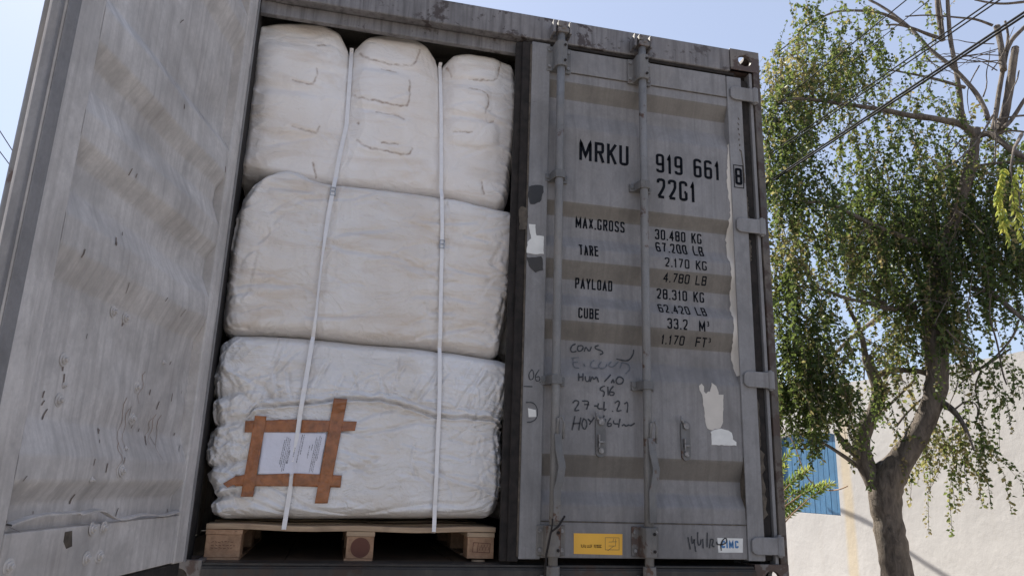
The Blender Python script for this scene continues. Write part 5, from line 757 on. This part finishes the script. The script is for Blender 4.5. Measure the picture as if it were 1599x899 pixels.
s2x = lambda z: np.interp(z, [q[1] for q in STRAP2][::-1], [q[0] for q in STRAP2][::-1])
cre1 = rnd_creases(rb, 14, .05,1.15, 1.75,2.4, .1,.5,.10,.25)
def disp1(u,v,X,Z,Y,xn,zn):
    d = .012*fbm(u*3,v*3,31,3)+.003*fbm(u*12,v*12,32,3)
    up = np.clip((Z-1.80)/.62,0,1)**1.1
    for sx in (s1x,s2x):
        dd = X-sx(Z); d -= (.010+.050*up)*np.exp(-(np.abs(dd)/.045)**1.5)
        d += .004*ridge(dd*18+noise2(u*6,v*6,4), v*3, 77)*np.exp(-(dd/.12)**2)
    for a0,b0,a1,b1 in PADS:
        q = (np.abs((u-.5*(a0+a1))/(.5*(a1-a0)))**5+np.abs((v-.5*(b0+b1))/(.5*(b1-b0)))**5); d += .013*np.exp(-np.clip(q,0,30)**2*.9)
    for S in STAINS: d -= .0035*np.exp(-(dist_poly(u,v,S)/.009)**2)
    for k,P in enumerate(cre1): d += crease(u,v,P,.0035,.010)
    # shoulder sag below the lobes, gathers at the right-hand corner
    d += .010*np.sin(v*19+1.5*noise2(u*3,v*2,3))*np.clip(1-up*1.4,0,1)*.5
    edge = np.clip((np.abs(xn)-.80)/.2,0,1); d += edge*(.011*wr(u,v,40,1.45,14,3,1.0)+.004*wr(u,v,44,1.1,30,7))
    lo = np.clip((1.72-Z)/.12,0,1); d += lo*.006*wr(u,v,43,1.4,22,5)
    return d
bale1 = bale('bale','topmost white bale with three rounded lobes and brown edged pocket marks', B1, M['cloth1'], .150, 1.05, disp1, stains=STAINS)
cre2 = rnd_creases(rb, 26, .05,1.15, 1.0,1.6, .05,.45,.12,.35)+rnd_creases(rb, 16, 1.0,1.2, .95,1.6, .5,.7,.06,.16)+rnd_creases(rb, 22, .0,.18, .9,1.6, 1.2,.6,.06,.18)
def disp2(u,v,X,Z,Y,xn,zn):
    d = .013*fbm(u*2.2,v*4,51,3)+.004*fbm(u*9,v*14,52,3)
    for k,P in enumerate(CR2): d += crease(u,v,P,.0115,.012)
    for P in cre2: d += crease(u,v,P,.0040,.008)
    for sx in (s1x,s2x): dd = X-sx(Z); d -= .010*np.exp(-(dd/.022)**2); d += .006*ridge(dd*14, v*4+noise2(u*5,v*5,4), 79)*np.exp(-(dd/.10)**2)
    edge = np.clip((np.abs(xn)-.84)/.16,0,1); d += edge*(.012*wr(u,v,60,1.3,14,3,1.2)+.004*wr(u,v,61,.9,30,7))
    lo = np.clip((-zn-.7)/.3,0,1)+np.clip((zn-.85)/.15,0,1); d += lo*.006*wr(u,v,63,.3,12,5)
    return d
bale2 = bale('bale','middle white bale of the stack, smooth with a folded ear at its upper left corner', B2, M['cloth2'], .10, 1.05, disp2)
cre3 = rnd_creases(rb, 26, .1,1.15, .66,.86, 1.35,.5,.05,.16)+rnd_creases(rb, 26, .1,1.15, .28,.62, -.05,.5,.08,.28)+rnd_creases(rb, 44, .02,.22, .28,.85, 1.1,.8,.05,.14)+rnd_creases(rb, 22, 1.02,1.2, .3,.8, 1.3,.5,.06,.16)
seam_z = lambda x: np.interp(x, [q[0] for q in SEAM3], [q[1] for q in SEAM3])
def disp3(u,v,X,Z,Y,xn,zn):
    d = .011*fbm(u*2.6,v*4,71,3)+.004*fbm(u*10,v*13,72,3)
    sz = seam_z(u)+.006*noise2(u*14,v*0+1,5); ds = v-sz; on = np.clip((u-.12)/.05,0,1)
    d += on*(-.006*np.exp(-((ds-.034-.012*noise2(u*9,v*0,8))/.005)**2)-.018*np.exp(-(ds/.006)**2)+.012*np.exp(-((ds-.013)/.008)**2)+.012*np.exp(-((ds+.011)/.006)**2))
    g = np.exp(-(np.abs(ds)/.055)**1.2); d += on*g*.010*(wr(u,v,73,1.5,34,5,.9)-.4)+on*g*.006*wr(u,v,76,1.2,60,12,.9)
    gu = np.exp(-(np.clip(ds,0,1)/.12)**2)*(ds > 0); d += on*gu*.010*(wr(u+ds*.35,v,74,1.5,15,2.2,.8)-.3)
    for P in CR3: d += crease(u,v,P,.0105,.009)
    for P in cre3: d += crease(u,v,P,.0055,.007)
    for sx in (s1x,s2x): dd = X-sx(Z); d -= .011*np.exp(-(dd/.02)**2)
    # bunched cloth at the left-hand end
    le = np.clip((-xn-.62)/.38,0,1); d += le*(.020*wr(u,v,80,.9,9,3,1.2)+.010*wr(u,v,81,1.9,20,4,1.0)+.004*wr(u,v,82,.6,40,8)-.012)
    for zc,w in ((.615,.016),(.455,.014),(.335,.012),(.73,.016)): d -= le*.040*np.exp(-((v-zc-.25*(X-.08))/w)**2)
    re = np.clip((xn-.84)/.16,0,1); d += re*(.016*wr(u,v,84,1.4,18,4,1.2)-.004)
    return d
bale3 = bale('bale','bottom white bale on the pallet with brown tape and a paper sheet on its face', B3, M['cloth3'], .105, 1.05, disp3, nx=440, nz=300)
# a neighbouring stack shows in the slot beside the closed door
for k,(sp,mt,lb) in enumerate(((B2,'cloth4','white bale behind the closed door, just visible in the slot right of the middle bale'),(B3,'cloth4','white bale behind the closed door, just visible in the slot right of the bottom bale'))):
    bale('bale', lb, sp, M[mt], .22, 1.0, disp2 if k == 0 else disp3, nx=110, nz=70, ny=20, dx=1.20, group='white bales behind the closed door')

# depth map of the stack's front, for everything that lies on it
AV = np.concatenate(ALLV); AV = AV[AV[:,1] < .45]; CS = .006; HX0,HZ0 = -.05,.20; NX,NZ = int(1.32/CS),int(2.35/CS)
HM = np.full((NX,NZ), np.nan); ix = ((AV[:,0]-HX0)/CS).astype(int); iz = ((AV[:,2]-HZ0)/CS).astype(int); ok = (ix >= 0)&(ix < NX)&(iz >= 0)&(iz < NZ)
fl = np.full(NX*NZ, 9.); np.minimum.at(fl, ix[ok]*NZ+iz[ok], AV[ok,1]); HM = fl.reshape(NX,NZ)
for _ in range(3):
    pad = np.pad(HM,1,constant_values=9.); nb = np.min([pad[1+a:1+a+NX,1+b:1+b+NZ] for a in (-1,0,1) for b in (-1,0,1)],axis=0); HM = np.where(HM > 8, nb, HM)
HM = np.where(HM > 8, .22, HM)
def hm(x,z):
    fx = min(max((x-HX0)/CS-.5,0),NX-2); fz = min(max((z-HZ0)/CS-.5,0),NZ-2); i,j = int(fx),int(fz); a,b = fx-i,fz-j
    return float((HM[i,j]*(1-a)+HM[i+1,j]*a)*(1-b)+(HM[i,j+1]*(1-a)+HM[i+1,j+1]*a)*b)
def hmin(x,z,r=.012): return min(hm(x+a,z+b) for a in (-r,0,r) for b in (-r,0,r))
def drape(name, poly, mat, parent, lift, label=None, cs=.008):
    """a film cut to the quad/polygon (x,z) and laid on the cloth"""
    from mathutils.geometry import tessellate_polygon
    xs = [q[0] for q in poly]; zs = [q[1] for q in poly]
    bm = bmesh.new(); f = bm.faces.new([bm.verts.new((x,0,z)) for x,z in poly])
    for ax,lo,hi in (((1,0,0),min(xs),max(xs)),((0,0,1),min(zs),max(zs))):
        t = lo+cs
        while t < hi:
            bmesh.ops.bisect_plane(bm, geom=bm.verts[:]+bm.edges[:]+bm.faces[:], plane_co=Vector(ax)*t, plane_no=ax); t += cs
    for v_ in bm.verts:
        x,z = v_.co.x, v_.co.z
        y = .5*hmin(x,z,.006)+.5*min(hmin(x+a,z+b,.004) for a in (-.02,0,.02) for b in (-.02,0,.02)) ; v_.co.y = y-lift; v_.co.z += ZB
    me = bpy.data.meshes.new(name); bm.to_mesh(me); bm.free(); me.materials.append(mat)
    for p_ in me.polygons: p_.use_smooth = True
    o = bpy.data.objects.new(name, me); link(o); put(o, parent)
    so_ = o.modifiers.new('thickness','SOLIDIFY'); so_.thickness = .0008; so_.offset = 0
    if label: o['label'] = label
    return o
paper = drape('paper_sheet', PAPER, M['paper'], bale3, .0035, 'white printed sheet taped to the bale')
for i,T_ in enumerate(TAPES):
    drape('tape_strip', T_, M['tape'], bale3, .0062+.0012*(i%4), 'brown packing tape' )
# printed lines run down the sheet
b = MB(); r = random.Random(3)
px0,px1 = min(q[0] for q in PAPER),max(q[0] for q in PAPER); pz0,pz1 = min(q[1] for q in PAPER),max(q[1] for q in PAPER)
for cx_,za,zb_ in ((.375,.83,.30),(.400,.90,.20),(.43,.88,.12),(.455,.86,.12),(.475,.70,.30),(.49,.60,.35),(.56,.80,.45),(.63,.97,.35),(.66,.97,.55),(.78,.72,.45),(.82,.75,.65),(.86,.92,.12),(.885,.88,.16),(.91,.95,.10),(.935,.92,.4)):
    x = px0+(px1-px0)*cx_; z = pz0+(pz1-pz0)*(za-.03); ze = pz0+(pz1-pz0)*(zb_*.9)
    while z > ze:
        L = r.uniform(.003,.010); w = r.uniform(.0006,.0012); xs_ = x-(pz1-z)*.12
        y0 = .5*hmin(xs_,z,.006)+.5*min(hmin(xs_+a,z+c_,.004) for a in (-.02,0,.02) for c_ in (-.02,0,.02))-.0052
        b.add([(xs_-w,y0,z),(xs_+w,y0,z),(xs_+w-.0005,y0,z-L),(xs_-w-.0005,y0,z-L)],[(0,1,2,3)]); z -= L+r.uniform(.001,.003)
o = b.build('printed_lines', M['ink']); o.location.z = ZB; put(o, paper)

# ------------------------------------------------------------------ strapping bands
PALY = .10
def strap(P, name, label, w, zbuck, mat):
    pts = []
    for i in range(len(P)-1):
        for k in range(6): t = k/6; pts.append((P[i][0]*(1-t)+P[i+1][0]*t, P[i][1]*(1-t)+P[i+1][1]*t))
    pts.append(tuple(P[-1])); ys = np.array([hmin(x,z,.010) for x,z in pts]); n = len(ys); tw = []
    # taut: lower convex hull in (distance, depth)
    s = np.arange(n); hull = [0]
    for i in range(1,n):
        while len(hull) > 1 and (ys[hull[-1]]-ys[hull[-2]])*(i-hull[-2]) >= (ys[i]-ys[hull[-2]])*(hull[-1]-hull[-2]): hull.pop()
        hull.append(i)
    yh = np.interp(s, hull, ys[hull]); y = np.minimum(ys, .45*ys+.55*yh)-.0045; y[-3:] = np.minimum(y[-3:], PALY-.004)
    path = [(pts[0][0], .95, pts[0][1]+.02),(pts[0][0],.5,pts[0][1]+.03),(pts[0][0],.25,pts[0][1]+.02),(pts[0][0],.16,pts[0][1]+.008)]+[(x,yy,z) for (x,z),yy in zip(pts,y)]+[(pts[-1][0],PALY-.004,.221),(pts[-1][0],PALY+.01,.2155),(pts[-1][0],.20,.2155)]
    b = MB(); vs = []
    for i,(x,yy,z) in enumerate(path):
        tw_ = math.exp(-((z-(1.20 if zbuck > 1.55 else 5))/.20)**4); hw = w/2*(1-.55*tw_); tws = w/2*.8*tw_
        vs += [(x-hw,yy-tws,z),(x+hw,yy+tws*.2,z)]
    # frame the ribbon properly where it lies flat (over the top and below)
    b.add(vs,[(2*i,2*i+1,2*i+3,2*i+2) for i in range(len(path)-1)])
    root = b.build(name, mat); so_ = root.modifiers.new('thickness','SOLIDIFY'); so_.thickness = .0012; so_.offset = 0
    root.location.z = ZB; tag(root, label, 'strap', 'white plastic straps round the stack of bales')
    j = min(range(len(path)), key=lambda k: abs(path[k][2]-zbuck)+(0 if 4 <= k < len(path)-3 else 9)); x,yy,z = path[j]
    b = MB(); zh = .020; b.box(x-w/2-.003,x-w/2+.001,yy-.005,yy+.003,z-zh,z+zh); b.box(x+w/2-.001,x+w/2+.003,yy-.005,yy+.003,z-zh,z+zh)
    b.box(x-w/2-.001,x+w/2+.001,yy-.0055,yy-.003,z-.003,z+.003)
    b.box(x-w/2-.001,x+w/2+.001,yy-.005,yy-.0025,z-zh,z-zh+.004); b.box(x-w/2-.001,x+w/2+.001,yy-.005,yy-.0025,z+zh-.004,z+zh)
    if name == 'strap' and w > .02: b.box(x-w/2,x+w/2,yy-.0035,yy-.002,z-zh,z+zh)
    o = b.build('buckle', M['buckle'], bevel=.0008); o.location.z = ZB; put(o, root)
    return root
strap(STRAP1,'strap','left white strap running over the notch between the first two lobes', .0175, BUCK1[1], M['strap'])
strap(STRAP2,'strap','right white strap with a square steel buckle halfway down the middle bale', .0160, BUCK2[1], M['strap'])
# loose threads at the bales' right edges
# ------------------------------------------------------------------ pallet
pal = empty('wooden_pallet', (.6,.7,ZB+FL), 'worn wooden pallet under the bottom bale', 'pallet')
PX0,PX1 = .05,1.168
def pp(b, name, mat, **kw):
    o = b.build(name, mat, **kw); o.location.z = ZB; put(o, pal); return o
for i,(y0,y1) in enumerate(((PALY,PALY+.12),(PALY+.21,PALY+.31),(PALY+.43,PALY+.55),(PALY+.67,PALY+.77),(PALY+.88,PALY+1.0))):
    b = MB(); n = 14; vs = []
    for k in range(n+1):
        x = PX0+(PX1-PX0)*k/n; s = -.004*math.sin(math.pi*k/n)+.0025*math.sin(k*1.1+i); s -= .004*(1-k/n)
        vs += [(x,y0,.2215+s),(x,y1,.2215+s),(x,y1,.2415+s),(x,y0,.2415+s)]
    b.add(vs,[(4*k+j,4*k+(j+1)%4,4*k+4+(j+1)%4,4*k+4+j) for k in range(n) for j in range(4)]+[(3,2,1,0),(4*n,4*n+1,4*n+2,4*n+3)]); pp(b,'top_board',M['wood'],bevel=.002)
for i,(x0,x1,zt) in enumerate(((.052,.182,0),(.572,.680,0),(1.052,1.164,.004))):
    b = MB(); b.box(x0-.001,x1+.001,PALY+.002,PALY+1.0,.1985+zt,.2165+zt); pp(b,'stringer_board',M['block'] if i == 0 else M['wood'],bevel=.0015)
    for k,y0 in enumerate((PALY+.004,PALY+.45,PALY+.89)):
        b = MB(); cx_,cy_ = .5*(x0+x1),y0+.05; b.box(-.5*(x1-x0)+.002,.5*(x1-x0)-.001,-.05,.05,-.041,.041); o = b.build('block',M['block'],bevel=.002); o.location = (cx_,cy_,ZB+.157+zt); put(o,pal)
    b = MB()
    if i < 2: b.box(x0-.004,x1-.002,PALY,PALY+1.0,.1005+.004,.1155); pp(b,'bottom_board',M['block'],bevel=.0015)
    else: b.tube([(1.105,PALY+.03,.104),(1.105,PALY+.03,.1145)],.028,14); b.box(1.075,1.14,PALY+.3,PALY+.98,.104,.1145); pp(b,'wood_shim',M['wood'],bevel=.0015)
b = MB(); b.tube([(0,-.0005,0),(0,.001,0)],.0375,28); o = b.build('log_heart',M['heart']); o.location = (.628,PALY+.0035,ZB+.157); put(o,pal)
# burnt-in stamps on the outer blocks
b = MB()
for zz in (.172,.160,.150): 
    x = .075
    while x < .155: l = rb.uniform(.004,.012); stroke(b,[(x,zz+rb.uniform(-.002,.002)),(x+l,zz+rb.uniform(-.002,.002))],.0022,lambda x,z: PALY+.003,0,.05); x += l+.004
stroke(b,[(1.075,.146),(1.145,.143),(1.148,.178),(1.078,.182),(1.075,.146)],.0025,lambda x,z: PALY+.003,0,.05); stroke(b,[(1.095,.146),(1.098,.18)],.002,lambda x,z: PALY+.003,0,.05)
for k in range(7): stroke(b,[(1.104+k*.006,.152+.01*(k%2)),(1.106+k*.006,.166+.008*(k%2))],.002,lambda x,z: PALY+.003,0,.05)
pp(b,'stamp_marks',M['heart'])

# ------------------------------------------------------------------ truck chassis below
ch = empty('truck_chassis', (1.22,3,0), 'dark steel truck chassis carrying the container', 'chassis')
def cp(b,name,mat,par=ch,**kw):
    o = b.build(name,mat,**kw); put(o,par); return o
for x in (.78,1.58):
    b = MB(); b.box(x,x+.08,.25,7.6,.86,1.11); cp(b,'frame_rail',M['steel_dark'],bevel=.004)
for y in (.5,2.2,3.9,5.8):
    b = MB(); b.box(.02,2.42,y,y+.14,1.112,1.148); cp(b,'cross_beam',M['steel_dark'],bevel=.004)
for y in (1.6,2.9):
    b = MB(); b.tube([(.3,y,.5),(2.14,y,.5)],.06,12); cp(b,'axle',M['steel_dark'],smooth=True)
    for x in (.14,2.02):
        prof_ = [(.0,.28),(.01,.46),(.04,.5),(.24,.5),(.27,.46),(.28,.28)]; b = MB(); n = 36; vs = []
        for k in range(n):
            a = 2*math.pi*k/n
            for dx_,r_ in prof_: vs.append((x+dx_, y+r_*math.cos(a), .5+r_*math.sin(a)))
        m_ = len(prof_); b.add(vs,[(k*m_+j,k*m_+(j+1)%m_,((k+1)%n)*m_+(j+1)%m_,((k+1)%n)*m_+j) for k in range(n) for j in range(m_)]); w_o = cp(b,'wheel',M['tyre'],smooth=False)
        b = MB(); b.tube([(x+.05,y,.5),(x+.23,y,.5)],.275,28); b.tube([(x-.01,y,.5),(x+.29,y,.5)],.09,14); cp(b,'rim',M['keeper'],w_o,bevel=.004)

# ------------------------------------------------------------------ wall with the blue shutter
WX = 6.49
bld = empty('stucco_building', (WX,0,.1), 'white stuccoed wall with a mustard water stain and a blue arched shutter', 'building')
SY0,SY1,SZ0 = 5.12,6.34,1.295
def arch(y): t = (y-.5*(SY0+SY1))/(.5*(SY1-SY0)); return 2.20+.115*math.sqrt(max(0,1-t*t*.75))
WT = 2.86; b = MB(); th = .24
def wall_poly(pts):
    n = len(pts); vs = [(WX,y,z) for y,z in pts]+[(WX+th,y,z) for y,z in pts]; b.add(vs,[tuple(range(n)),tuple(range(2*n-1,n-1,-1))]); return
ys = [SY0+(SY1-SY0)*k/12 for k in range(13)]
def topz(y): return WT+.012*math.sin(y*1.3)+.006*math.sin(y*4.1)
def q4(y0,z0a,z1a,y1,z0b,z1b):
    for x in (WX,WX+th): b.add([(x,y0,z0a),(x,y1,z0b),(x,y1,z1b),(x,y0,z1a)],[(0,1,2,3)])
def strip(y0,y1,z0,z1f,n=None):
    n = n or max(1,int((y1-y0)/.4))
    for k in range(n):
        a = y0+(y1-y0)*k/n; c_ = y0+(y1-y0)*(k+1)/n; q4(a,z0(a),z1f(a),c_,z0(c_),z1f(c_)); b.add([(WX,a,z1f(a)),(WX,c_,z1f(c_)),(WX+th,c_,z1f(c_)),(WX+th,a,z1f(a))],[(0,1,2,3)])
strip(-9,SY0,lambda y:-.1,topz); strip(SY1,26,lambda y:-.1,topz)
for a,c_ in zip(ys[:-1],ys[1:]):
    q4(a,-.1,SZ0,c_,-.1,SZ0); q4(a,arch(a),topz(a),c_,arch(c_),topz(c_)); b.add([(WX,a,topz(a)),(WX,c_,topz(c_)),(WX+th,c_,topz(c_)),(WX+th,a,topz(a))],[(0,1,2,3)])
    b.add([(WX,a,arch(a)),(WX,c_,arch(c_)),(WX+th,c_,arch(c_)),(WX+th,a,arch(a))],[(0,1,2,3)]); b.add([(WX,a,SZ0),(WX,c_,SZ0),(WX+th,c_,SZ0),(WX+th,a,SZ0)],[(0,1,2,3)])
for y in (SY0,SY1): b.add([(WX,y,SZ0),(WX,y,arch(y)),(WX+th,y,arch(y)),(WX+th,y,SZ0)],[(0,1,2,3)])
me = bpy.data.meshes.new('wall'); me.from_pydata(b.v,[],b.f); me.materials.append(M['stucco']); bm = bmesh.new(); bm.from_mesh(me); bmesh.ops.remove_doubles(bm,verts=bm.verts,dist=.0005); bmesh.ops.recalc_face_normals(bm,faces=bm.faces); bm.to_mesh(me); bm.free()
o = bpy.data.objects.new('wall',me); link(o); put(o,bld)
o.data.transform(Matrix.Identity(4))
sh = bpy.data.objects.new('shutter',None); sh.location = (WX+.05,SY0,SZ0); link(sh); put(sh,bld)
npk = 11
for k in range(npk):
    a = SY0+.002+(SY1-SY0-.004)*k/npk; c_ = SY0+.002+(SY1-SY0-.004)*(k+1)/npk-.004; b = MB(); n = 3
    P = [(a,SZ0+.004),(c_,SZ0+.004),(c_,arch(c_)-.004),(.5*(a+c_),arch(.5*(a+c_))-.004),(a,arch(a)-.004)]; x = WX+.045+rb.uniform(-.002,.002)
    m_ = len(P); b.add([(x,y,z) for y,z in P]+[(x+.02,y,z) for y,z in P],[tuple(range(m_)),tuple(range(2*m_-1,m_-1,-1))]+[(i,(i+1)%m_,m_+(i+1)%m_,m_+i) for i in range(m_)])
    o = b.build('plank',M['shutter'],bevel=.004); put(o,sh)
b = MB(); b.box(WX+.066,WX+.075,SY0+.01,SY1-.01,SZ0+.01,2.24); o = b.build('backing',M['shutter']); put(o,sh)
b = MB(); b.box(WX-.035,WX+.04,SY0-.03,SY1+.03,SZ0-.03,SZ0-.002); 
# the thin loop of pipe that throws the curved shadow beside the shutter

# ------------------------------------------------------------------ cables
for i,(x,ya,za,yb,zb_,r_) in enumerate(CABR):
    n = 26; P = []; sl_ = (zb_-za)/(yb-ya)
    for k in range(n+1):
        y = -9+40*k/n; z = za+sl_*(y-ya)*.6+.0011*(y-ya)*(y-yb)*1.0; P.append((x,y,z))
    b = MB(); b.tube(P,r_,6); tag(b.build('overhead_cable',M['cable'],smooth=True), ['thin cable crossing the tree, uppermost on the right','second thin cable from the top crossing the tree','upper one of the close pair of cables in the middle','lower one of the close pair of cables in the middle','thick black cable, upper strand of the lowest pair','thinner cable running just under the thick black one'][i],'cable','overhead cables crossing in front of the tree')
for i,(x,ya,za,yb,zb_,r_) in enumerate(CABL):
    n = 20; P = []; sl_ = (zb_-za)/(yb-ya)
    for k in range(n+1):
        y = 1.5+30*k/n; z = za+sl_*(y-ya)*(1 if y < yb+2 else .6); P.append((x,y,z))
    P = [(x,y,za+sl_*(yb-ya)*((y-ya)/(yb-ya))*math.exp(-max(0,y-yb)/25)) for x,y,z in P]
    b = MB(); b.tube(P,r_,6); tag(b.build('overhead_cable',M['cable'],smooth=True), ['topmost thin wire against the sky left of the open door','second thin wire from the top left of the open door','third thin wire from the top left of the open door','lowest thin wire at the left edge of the sky'][i],'cable','thin wires left of the open door')

# ------------------------------------------------------------------ the tree
tb = TREE[0][1][0]
tree = empty('street_tree', (tb[0],tb[1],.0), 'leaning tree with forked trunk and drooping small leaved branches before the white wall', 'tree')
def smooth_path(P, it=2):
    P = np.array(P,float)
    for _ in range(it):
        Q = [P[0]]
        for a,b_ in zip(P[:-1],P[1:]): Q += [.75*a+.25*b_,.25*a+.75*b_]
        Q.append(P[-1]); P = np.array(Q)
    return P
rt_ = np.random.RandomState(8)
for ti,(kind,P) in enumerate(TREE):
    Q = smooth_path(P, 2 if kind != 'twig' else 1); nseg = 18 if kind == 'trunk' else (9 if kind == 'limb' else 4); vs = []; n = len(Q); Pt = [Vector(q[:3]) for q in Q]; aa = None
    for i in range(n):
        d = (Pt[min(i+1,n-1)]-Pt[max(i-1,0)]).normalized()
        aa = d.orthogonal().normalized() if aa is None else (aa-d*aa.dot(d)).normalized(); bb_ = d.cross(aa)
        for k in range(nseg):
            t = 2*math.pi*k/nseg; r_ = Q[i][3]*(.77 if kind == 'trunk' else .64)*(1+.13*float(noise2(3*math.cos(t)+i*.35, 3*math.sin(t)+ti, 5))+.10*float(noise2(i*.5,ti*3.3,9)))
            vs.append(Pt[i]+(aa*math.cos(t)+bb_*math.sin(t))*r_)
    F = [(i*nseg+k,i*nseg+(k+1)%nseg,(i+1)*nseg+(k+1)%nseg,(i+1)*nseg+k) for i in range(n-1) for k in range(nseg)]
    b = MB(); b.add(vs,F+[tuple(range(nseg))[::-1],tuple((n-1)*nseg+k for k in range(nseg))]); o = b.build({'trunk':'trunk','limb':'limb','twig':'twig'}[kind],M['bark'],smooth=True); put(o,tree)
# foliage: hanging strands of small paired leaflets
hd = np.array([TREEDIR[0],TREEDIR[1],0]); pd = np.array([hd[1],-hd[0],0]); LV = []; LT = []; ST = []
def add_leaves(c, ax, nm, L, Wd, tint, LV, LT):
    ax = ax/np.linalg.norm(ax,axis=1,keepdims=True); sd = np.cross(ax,nm); sd /= np.linalg.norm(sd,axis=1,keepdims=True)+1e-9; n2 = np.cross(sd,ax)
    a = c; b_ = c+ax*L[:,None]*.45+sd*Wd[:,None]*.5+n2*Wd[:,None]*.15; e = c+ax*L[:,None]; d = c+ax*L[:,None]*.45-sd*Wd[:,None]*.5+n2*Wd[:,None]*.15
    LV.append(np.stack([a,b_,e,d],1).reshape(-1,3)); LT.append(np.repeat(tint,4))
for cx_,cy_,cz_,rx,rz,nst,tone in CROWN:
    nst = int(nst*.98)
    for _ in range(nst):
        while True:
            q = rt_.uniform(-1,1,3)
            if q@q < 1: break
        c = np.array([cx_,cy_,cz_])+pd*q[0]*rx+hd*q[1]*max(rx,.25)*1.0+np.array([0,0,q[2]*rz+.08])
        L = rt_.uniform(.10,.34) if rt_.rand() < .75 else rt_.uniform(.3,.6); n = max(4,int(L/.019)); dr = pd*rt_.normal(0,.8)+hd*rt_.normal(0,.8)
        t = np.linspace(0,1,n); path = c+np.outer(t*L, dr)*(1-t[:,None]*.6)+np.outer(t, np.array([0,0,-L]))
        ST.append((path[0],path[n//2],path[-1]))
        for side in (-1,1):
            a = rt_.uniform(0,2*np.pi,n); out = np.stack([np.cos(a),np.sin(a),rt_.uniform(-1.3,-.1,n)],1); nm = rt_.normal(0,1,(n,3))
            base = {0:.28,1:.70,2:.50}[tone]; tint = np.clip(base+rt_.normal(0,.15,n)+rt_.normal(0,.17),0,1); 
            if rt_.rand() < .05: tint = tint*0+rt_.uniform(.78,1)
            s = rt_.uniform(.6,1.35,n)*rt_.uniform(.8,1.25); add_leaves(path+rt_.normal(0,.006,(n,3)), out, nm, .031*s, .021*s, tint, LV, LT)
V = np.concatenate(LV); T_ = np.concatenate(LT); F = np.arange(len(V)).reshape(-1,4)
o = npmesh('foliage', V, F, M['leaf'], tree, smooth=False, col={'tint':T_}); o['kind'] = 'stuff'
b = MB()
for a,m1,c in ST:
    for p0,p1 in ((a,m1),(m1,c)):
        b.v += [tuple(p0),tuple(p0+pd*.003),tuple(p1+pd*.003),tuple(p1)]; i = len(b.v)-4; b.f.append((i,i+1,i+2,i+3)); b.m.append(0)
me = bpy.data.meshes.new('leaf_stems'); me.from_pydata(b.v,[],b.f); me.materials.append(M['bark']); o = bpy.data.objects.new('leaf_stems',me); link(o); put(o,tree); o['kind'] = 'stuff'
# the bright sprig hanging at the right edge, nearer than the rest
LV = []; LT = []; sp0 = np.array(SPRAY)
for k in range(7):
    n = 26; t = np.linspace(0,1,n); off = pd*rt_.uniform(-.05,.09); path = sp0+off+np.outer(t,np.array([-.03*k/7,0,-.50*rt_.uniform(.6,1.0)]))+np.outer(np.sin(t*3),pd*-.04)
    for side in (0,1):
        a = rt_.uniform(0,2*np.pi,n); out = np.stack([np.cos(a)*.7,np.sin(a)*.7,-np.ones(n)*1.0],1); add_leaves(path, out, rt_.normal(0,1,(n,3)), np.full(n,.042), np.full(n,.017), np.clip(rt_.normal(.75,.2,n),0,1), LV, LT)
V = np.concatenate(LV); o = npmesh('hanging_sprig', V, np.arange(len(V)).reshape(-1,4), M['bushleaf'], tree, smooth=False, col={'tint':np.concatenate(LT)}); o['kind'] = 'stuff'
b = MB(); b.tube([tuple(sp0+np.array([.35,.2,.35])),tuple(sp0+np.array([.1,.05,.15])),tuple(sp0),tuple(sp0-np.array([0.02,0,.3]))],[.012,.008,.005,.002],6); put(b.build('limb',M['bark'],smooth=True),tree)

# ------------------------------------------------------------------ oleander-like bush by the wall
bush = empty('leafy_bush', (4.75,4.5,.1), 'bush with narrow yellow green leaves in front of the blue shutter', 'bush')
TIPS = BUSHT
b = MB(); LV = []; LT = []
for k,(x,y,z) in enumerate(TIPS):
    tip = np.array([x,y,z]); base = np.array([4.75+rt_.uniform(-.1,.1),4.5+rt_.uniform(-.1,.1),.1]); mid = np.array([4.85,4.5,max(.9,z-.45)])+rt_.normal(0,.06,3)
    t = np.linspace(0,1,9)[:,None]; path = (1-t)**2*base+2*t*(1-t)*mid+t**2*tip; b.tube([tuple(q) for q in path], list(np.linspace(.014,.004,9)), 6)
    d = path[-1]-path[-2]; d /= np.linalg.norm(d)
    for j in range(7):
        c = path[-1]-d*.04*j; n = 16; a = rt_.uniform(0,2*np.pi,n); e1 = np.cross(d,[0,0,1.]); e1 /= np.linalg.norm(e1); e2 = np.cross(d,e1)
        out = d*.9+np.outer(np.cos(a),e1)+np.outer(np.sin(a),e2)*1.0; add_leaves(np.repeat(c[None],n,0), out, rt_.normal(0,1,(n,3)), rt_.uniform(.05,.09,n), rt_.uniform(.013,.020,n), np.clip(rt_.normal(.72-.13*j,.15,n),0,1), LV, LT)
o = b.build('stem',M['dry_stem'],smooth=True); put(o,bush)
b = MB(); P = smooth_path([(5.25,4.32,2.25),(5.3,4.189,2.074),(5.3,4.10,1.86),(5.3,3.985,1.676),(5.3,3.753,1.584),(5.3,3.524,1.588),(5.32,3.40,1.63)]); b.tube([tuple(q) for q in P],.007,6); put(b.build('bare_stem',M['dry_stem'],smooth=True),bush)
V = np.concatenate(LV); o = npmesh('foliage', V, np.arange(len(V)).reshape(-1,4), M['bushleaf'], bush, smooth=False, col={'tint':np.concatenate(LT)}); o['kind'] = 'stuff'
